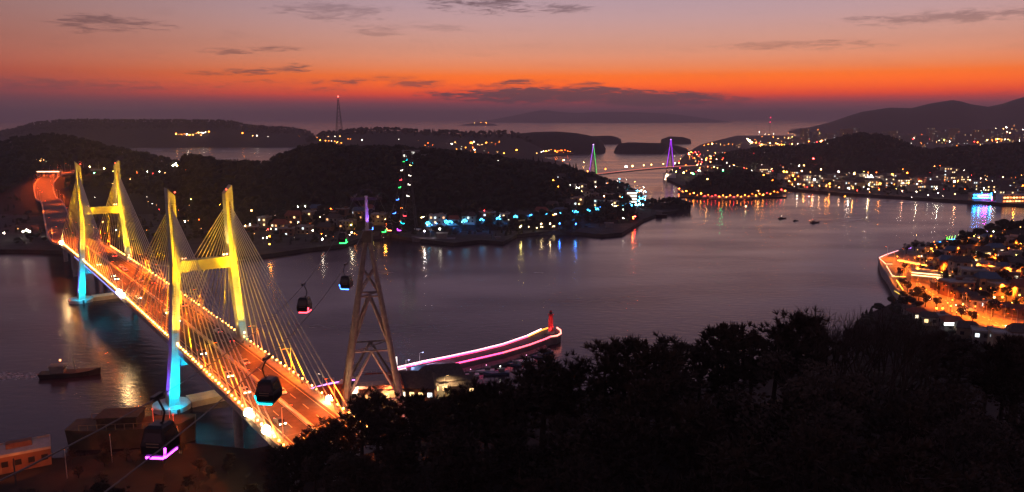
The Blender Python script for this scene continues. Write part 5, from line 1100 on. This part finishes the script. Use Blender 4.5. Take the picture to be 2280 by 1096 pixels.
# round street trees among the houses
bt_ = []
for v in range(3):
    random.seed(60+v); V, T = [], []
    for k in range(620):
        d = Vector((random.gauss(0,1),random.gauss(0,1),random.gauss(0,1))).normalized()*random.uniform(.5,1); lb_ = k % 7; c = Vector((math.cos(lb_*2.2+v)*1.15*(lb_ > 0)+d.x*.95, math.sin(lb_*2.2+v)*1.15*(lb_ > 0)+d.y*.95, 2.7+.33*((lb_*3) % 7)+d.z*.85)); a = Vector((random.gauss(0,1),random.gauss(0,1),random.gauss(0,1))).normalized(); b = a.orthogonal().normalized(); s = random.uniform(.1,.26); o = len(V)
        V += [c+a*s, c+b*s, c-a*s*.9, c-b*s*.8]; T.append((o,o+1,o+2,o+3))
    tr = MB().tube((0,0,-.3),(0,0,2.6),.2,.12,6)
    for k in range(5): a = k*1.3; tr.tube((0,0,2.0+k*.2),(math.cos(a)*1.2,math.sin(a)*1.2,3.6+k*.2),.08,.03,4)
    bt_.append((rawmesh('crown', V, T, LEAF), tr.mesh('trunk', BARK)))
random.seed(70)
TS = [(2003,618),(2014,604),(2008,640),(2018,566),(2090,655),(2070,560),(2052,556),(2036,560),(2095,622),(2130,622),(2160,650),(2176,590),(2200,596),(2232,600),(2228,632),(2250,648),(2205,668),(2240,672),(2270,610),(2262,560),(2225,552),(2150,560),(2130,560),(2020,652),(2045,672),(2060,684),(2085,686),(2140,712),(2165,722),(2262,690),(2210,706)]
for i, (x, y) in enumerate(TS):
    q = hit(x, y, 0, 260); t = thing('street_tree', 'small round dark tree among the peninsula houses' if x > 2035 else 'small round tree on the orange-lit peninsula promenade', 'tree', q, random.uniform(0,6), 'street trees on the peninsula'); k = random.uniform(.9,1.6); c, tr = bt_[i % 3]
    O('crown', c, t, scale=k); O('trunk', tr, t, scale=k)
# ================================================================== foreground trees
def pine(seed):
    random.seed(seed); r_ = np.random.default_rng(seed); tk = MB(); lean = Vector((random.uniform(-.6,.6),random.uniform(-.6,.6),0))
    top = Vector((0,0,8.2))+lean; tk.tube((0,0,-1.2), lean*.4+Vector((0,0,3.6)), .24,.17,7).tube(lean*.4+Vector((0,0,3.6)), top, .17,.04,6)
    V, T = [], []
    def tuft(c, up, n, ln):
        for _ in range(n):
            d = (up*1.1 + Vector(r_.normal(0,.62,3))).normalized(); s = d.orthogonal().normalized()*.075; l = ln*random.uniform(.6,1.15); o = len(V)
            V.extend([c-s, c+s, c+d*l+s*.25, c+d*l-s*.25]); T.append((o,o+1,o+2,o+3))
    nb = 34
    for i in range(nb):
        h = 2.6+5.4*(i/nb); a = i*2.4+random.uniform(-.4,.4); ln = (1.0+2.1*(1-abs((h-4.6)/4.2)))*random.uniform(.6,1.15)
        base = lean*(h/8.2)+Vector((0,0,h)); e = base+Vector((math.cos(a)*ln, math.sin(a)*ln, ln*random.uniform(.05,.5))); tk.tube(base, e, .06,.02,4,cap=False)
        for k in range(5):
            f_ = .35+.65*k/4; c = base.lerp(e, f_)+Vector(r_.normal(0,.22,3)); up = Vector((math.cos(a)*.35, math.sin(a)*.35, 1)).normalized()
            tuft(c, up, 13, .62)
    for k in range(7): tuft(top+Vector(r_.normal(0,.28,3))-Vector((0,0,.5)), Vector((0,0,1)), 12, .8)
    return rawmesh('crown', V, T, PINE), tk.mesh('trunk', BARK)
def bare(seed):
    random.seed(seed); tk = MB(); tw = MB()
    def grow(p, d, l, r, lv):
        e = p+d*l; (tk if lv < 2 else tw).tube(p, e, r, r*.65, 5 if lv < 2 else 3, cap=False)
        if lv >= 5: return
        for _ in range(3 if lv < 4 else 2):
            nd_ = (d + Vector((random.gauss(0,.42),random.gauss(0,.42),random.uniform(-.05,.3)))).normalized(); grow(e - d*l*random.uniform(0,.35), nd_, l*random.uniform(.58,.84), r*.58, lv+1)
    grow(Vector((0,0,-1)), Vector((random.uniform(-.1,.1),0,1)), 3.0, .16, 0)
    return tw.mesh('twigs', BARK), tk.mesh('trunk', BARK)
def broad(seed):
    random.seed(seed); r_ = np.random.default_rng(seed); V, T = [], []; tr = MB().tube((0,0,-.6),(0,0,2.4),.22,.14,6)
    for b_ in range(15):
        d = Vector(r_.normal(0,1,3)).normalized(); c0 = Vector((d.x*1.5,d.y*1.5,3.2+d.z*1.2)); tr.tube((0,0,1.7+.08*b_), c0, .07,.02,4,cap=False); rad = random.uniform(.5,.95)
        for k in range(150):
            e = Vector(r_.normal(0,1,3)).normalized()*rad*random.uniform(.6,1.05); c = c0+Vector((e.x,e.y,e.z*.8)); a = Vector(r_.normal(0,1,3)).normalized(); b = a.orthogonal().normalized(); q = random.uniform(.05,.12); o = len(V)
            V += [c+a*q, c+b*q, c-a*q, c-b*q]; T.append((o,o+1,o+2,o+3))
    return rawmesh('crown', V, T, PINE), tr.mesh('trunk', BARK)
BD = [broad(300+i) for i in range(4)]
PN = [pine(100+i) for i in range(6)]; BR = [bare(200+i) for i in range(5)]
random.seed(77)
def fg_tree(px, Y, h, kind, label, group, wx=1.):
    r = ray(px, 800); x = r[0]/r[1]*Y*(cP+(548-800)/F*sP)/ (cP+(548-800)/F*sP); x = dp(px, 850, Y).x
    z = gz(x, Y); rz = random.uniform(0,6.28)
    if kind == 'broad':
        t = thing('broadleaf_tree', label, 'tree', (x,Y,z), rz, group); c, tr = random.choice(BD); k = h/4.9
        O('crown', c, t, scale=(k*.9*wx,k*.9*wx,k))['kind'] = 'stuff'; O('trunk', tr, t, scale=k); return t
    if kind == 'pine':
        t = thing('pine_tree', label, 'pine tree', (x,Y,z), rz, group); c, tr = random.choice(PN); k = h/9.1
    else:
        t = thing('bare_tree', label, 'bare tree', (x,Y,z), rz, group); c, tr = random.choice(BR); k = h/8.0
    cr_ = O('crown' if kind == 'pine' else 'twigs', c, t, scale=(k*wx,k*wx,k)); cr_['kind'] = 'stuff'; O('trunk', tr, t, scale=(k*wx,k*wx,k)); return t
# pines on the skyline: pixel column, pixel of the tip
SK = [(628,1002,'leftmost pine at the bridge end'),(660,985,'pine covering the bridge end'),(690,962,'pine before the end of the orange road'),(722,950,'pine at the foot of the last stay cable'),(752,928,'pine left of the steel tower foot'),(800,885,'pine before the steel tower legs'),(835,868,'pine between the steel tower legs'),(872,895,'pine at the right leg of the steel tower'),(915,872,'pine before the dark-roofed shed'),(960,888,'pine below the cream port house'),(1005,862,'pine right of the cream port house'),(1045,850,'pine at the harbour end'),(1085,846,'pine under the moored boats'),(1125,850,'pine under the white-lit boat'),(1165,815,'pine left of the tall harbour pine'),(1206,782,'tall pine rising before the harbour'),(1250,824,'pine right of the tall harbour pine'),(1300,800,'pine left of the broad round-topped pine'),(1345,760,'left half of the twin-topped broad pine'),(1383,745,'broad round-topped pine against the water'),(1440,758,'small pointed pine against the water'),(1505,755,'medium pine against the water'),(1560,765,'low pine against the water'),(1598,725,'left of the two big pines against the water'),(1632,714,'big pine against the water'),(1672,735,'pine at the right of the big pine'),(1722,728,'pine left of the bare trees'),(1760,690,'tall pine beside the bare trees'),(1800,700,'pine among the first bare trees'),(2085,735,'pine left of the lower houses'),(2130,742,'broad pine before the lower houses'),(2195,760,'pine below the glaring sign'),(2235,745,'tall dark pine near the right edge'),(2272,770,'pine at the right edge')]
for px, py, lb in SK:
    Y = float(np.interp(dp(px,850,80).x/80, fu, fY)) - random.uniform(0,3); x = dp(px,py,Y).x; zt = dp(px,py,Y).z; z = float(fgf(np.array([x]), np.array([Y]))[0])
    fg_tree(px, Y, max(4.5, zt-z+.3), 'pine', lb + ' on the foreground slope' if len(lb.split()) < 9 else lb, 'pines on the foreground skyline', random.uniform(.95,1.3))
for i in range(26):
    px = 1745+i*13+random.uniform(-8,8); py = 668+8*math.sin(i*1.7) + (22 if px < 1790 else 0) + max(0,(px-1990)*.35); Y = float(np.interp(dp(px,850,84).x/84, fu, fY)) - random.uniform(0,6)
    zt = dp(px,py,Y).z; x = dp(px,py,Y).x; z = float(fgf(np.array([x]), np.array([Y]))[0])
    fg_tree(px, Y, max(5, zt-z), 'bare', 'leafless tree in the brushy clump at the right skyline', 'bare trees on the right skyline', .8)
# the mass of dark trees below the skyline
n_ = 0
Yr = 34.
while Yr < 98:
    px = 560. + random.uniform(0,60)
    while px < 2330:
        Y0_ = float(np.interp(dp(px,900,70).x/70, fu, fY)); Y = Yr+random.uniform(-3,3)
        if Y < Y0_-4 and n_ < 240:
            r = dp(px,900,Y); z = float(fgf(np.array([r.x]), np.array([Y]))[0]); tipz = z+7.5
            lim = np.interp(px, [a for a,b,_ in SK], [b for a,b,_ in SK]) + 26
            maxz = dp(px, lim, Y).z
            h = min(random.uniform(6,8.5), maxz-z)
            if h > 2.6: fg_tree(px, Y, h, random.choice(('pine','pine','broad','pine') if px < 1760 else ('pine','broad','bare')), 'dark pine in the crowded foreground slope below the skyline' , 'pines crowding the foreground slope', random.uniform(1.,1.5)) if True else None; n_ += 1
        px += random.uniform(4.2,6.0)*F/Y
    Yr += 6.5
for o in list(col.objects):
    if o.name.startswith('broadleaf_tree'): o['label'] = 'dark round-crowned tree in the crowded foreground slope'; o['group'] = 'round-crowned trees on the foreground slope'
    if o.name.startswith('bare_tree') and o.get('label','').startswith('dark pine'): o['label'] = 'leafless tree in the crowded foreground slope below the right skyline'; o['group'] = 'bare trees on the foreground slope'
# scrub and small trees bottom left
random.seed(91)
for i in range(64):
    Yt = random.uniform(150,202); px = random.uniform(110,640)
    fg_tree(px, Yt, random.uniform(2.5,5), 'pine' if i % 3 else 'bare', 'small dark pine on the slope below the hulk' if i % 3 else 'leafless shrub on the slope below the hulk', 'shrubs on the slope below the hulk', 1.5)
for i in range(16):
    fg_tree(random.uniform(-5,300), random.uniform(124,166), random.uniform(4.5,7.5), random.choice(('pine','bare','pine')), 'dark tree before the orange corner wall and the hulk', 'trees before the corner wall', 1.2)
for i, (px, Y, h, kd) in enumerate(((15,104,7,'bare'),(60,106,6,'pine'),(105,108,7,'pine'),(150,112,5,'pine'),(200,112,6,'pine'),(250,114,6,'pine'),(285,112,5,'pine'),(30,95,6,'bare'),(340,112,4,'bare'),(420,114,4,'pine'),(500,112,4.5,'pine'),(560,110,5,'pine'),(600,107,6,'pine'),(80,92,6,'bare'),(180,98,6,'pine'))):
    fg_tree(px, Y, h, kd, f'{ORD[i]} small {"leafless" if kd == "bare" else "dark"} tree of the bottom-left slope' if 0 else ('small leafless tree in front of the orange corner wall' if kd == 'bare' else 'small dark tree on the bottom-left slope'), 'trees on the bottom-left slope', 1.2)
# shrubs hiding the ground of the slope
V_, T_ = [], []
r_ = np.random.default_rng(5); nn = 70000
U_ = r_.uniform(fu[0], fu[-1], nn); Yb = r_.uniform(30, 185, nn); X_ = U_*Yb; Z_ = fgf(X_, Yb)
D = r_.normal(0,1,(nn,3)); D[:,2] = abs(D[:,2])+.4; D /= np.linalg.norm(D,axis=1)[:,None]; Sd = np.cross(D,[0.3,.5,.2]); Sd /= np.linalg.norm(Sd,axis=1)[:,None]; ln = r_.uniform(.3,1.5,nn)[:,None]
Bp = np.stack([X_,Yb,Z_],-1); ok = Z_ > 1
V_ = np.stack([Bp-Sd*.12*ln, Bp+Sd*.12*ln, Bp+D*ln], 1)[ok].reshape(-1,3); T_ = np.arange(len(V_)).reshape(-1,3)
tag(O('hillside_scrub', rawmesh('hillside_scrub', V_, T_, mat('dry_scrub', (.03,.02,.013), .9, .5, .4))), 'low dry scrub covering the foreground slope', 'scrub', kind='stuff')
# ================================================================== haze over the bay
hz = MB().box((0,14950,149),(33000,31000,302)).build('haze', None); hz['kind'] = 'stuff'; hz['label'] = 'thin mauve evening haze over the bay'; hz['category'] = 'haze'
hm = bpy.data.materials.new('haze_air'); hm.use_nodes = True; t = hm.node_tree; t.nodes.clear()
pv = t.nodes.new('ShaderNodeVolumePrincipled'); pv.inputs['Color'].default_value = (.96,.82,.84,1); pv.inputs['Density'].default_value = 1.15e-4; pv.inputs['Anisotropy'].default_value = .1
mo = t.nodes.new('ShaderNodeOutputMaterial'); t.links.new(pv.outputs[0], mo.inputs['Volume'])
hz.data.materials.clear(); hz.data.materials.append(hm)
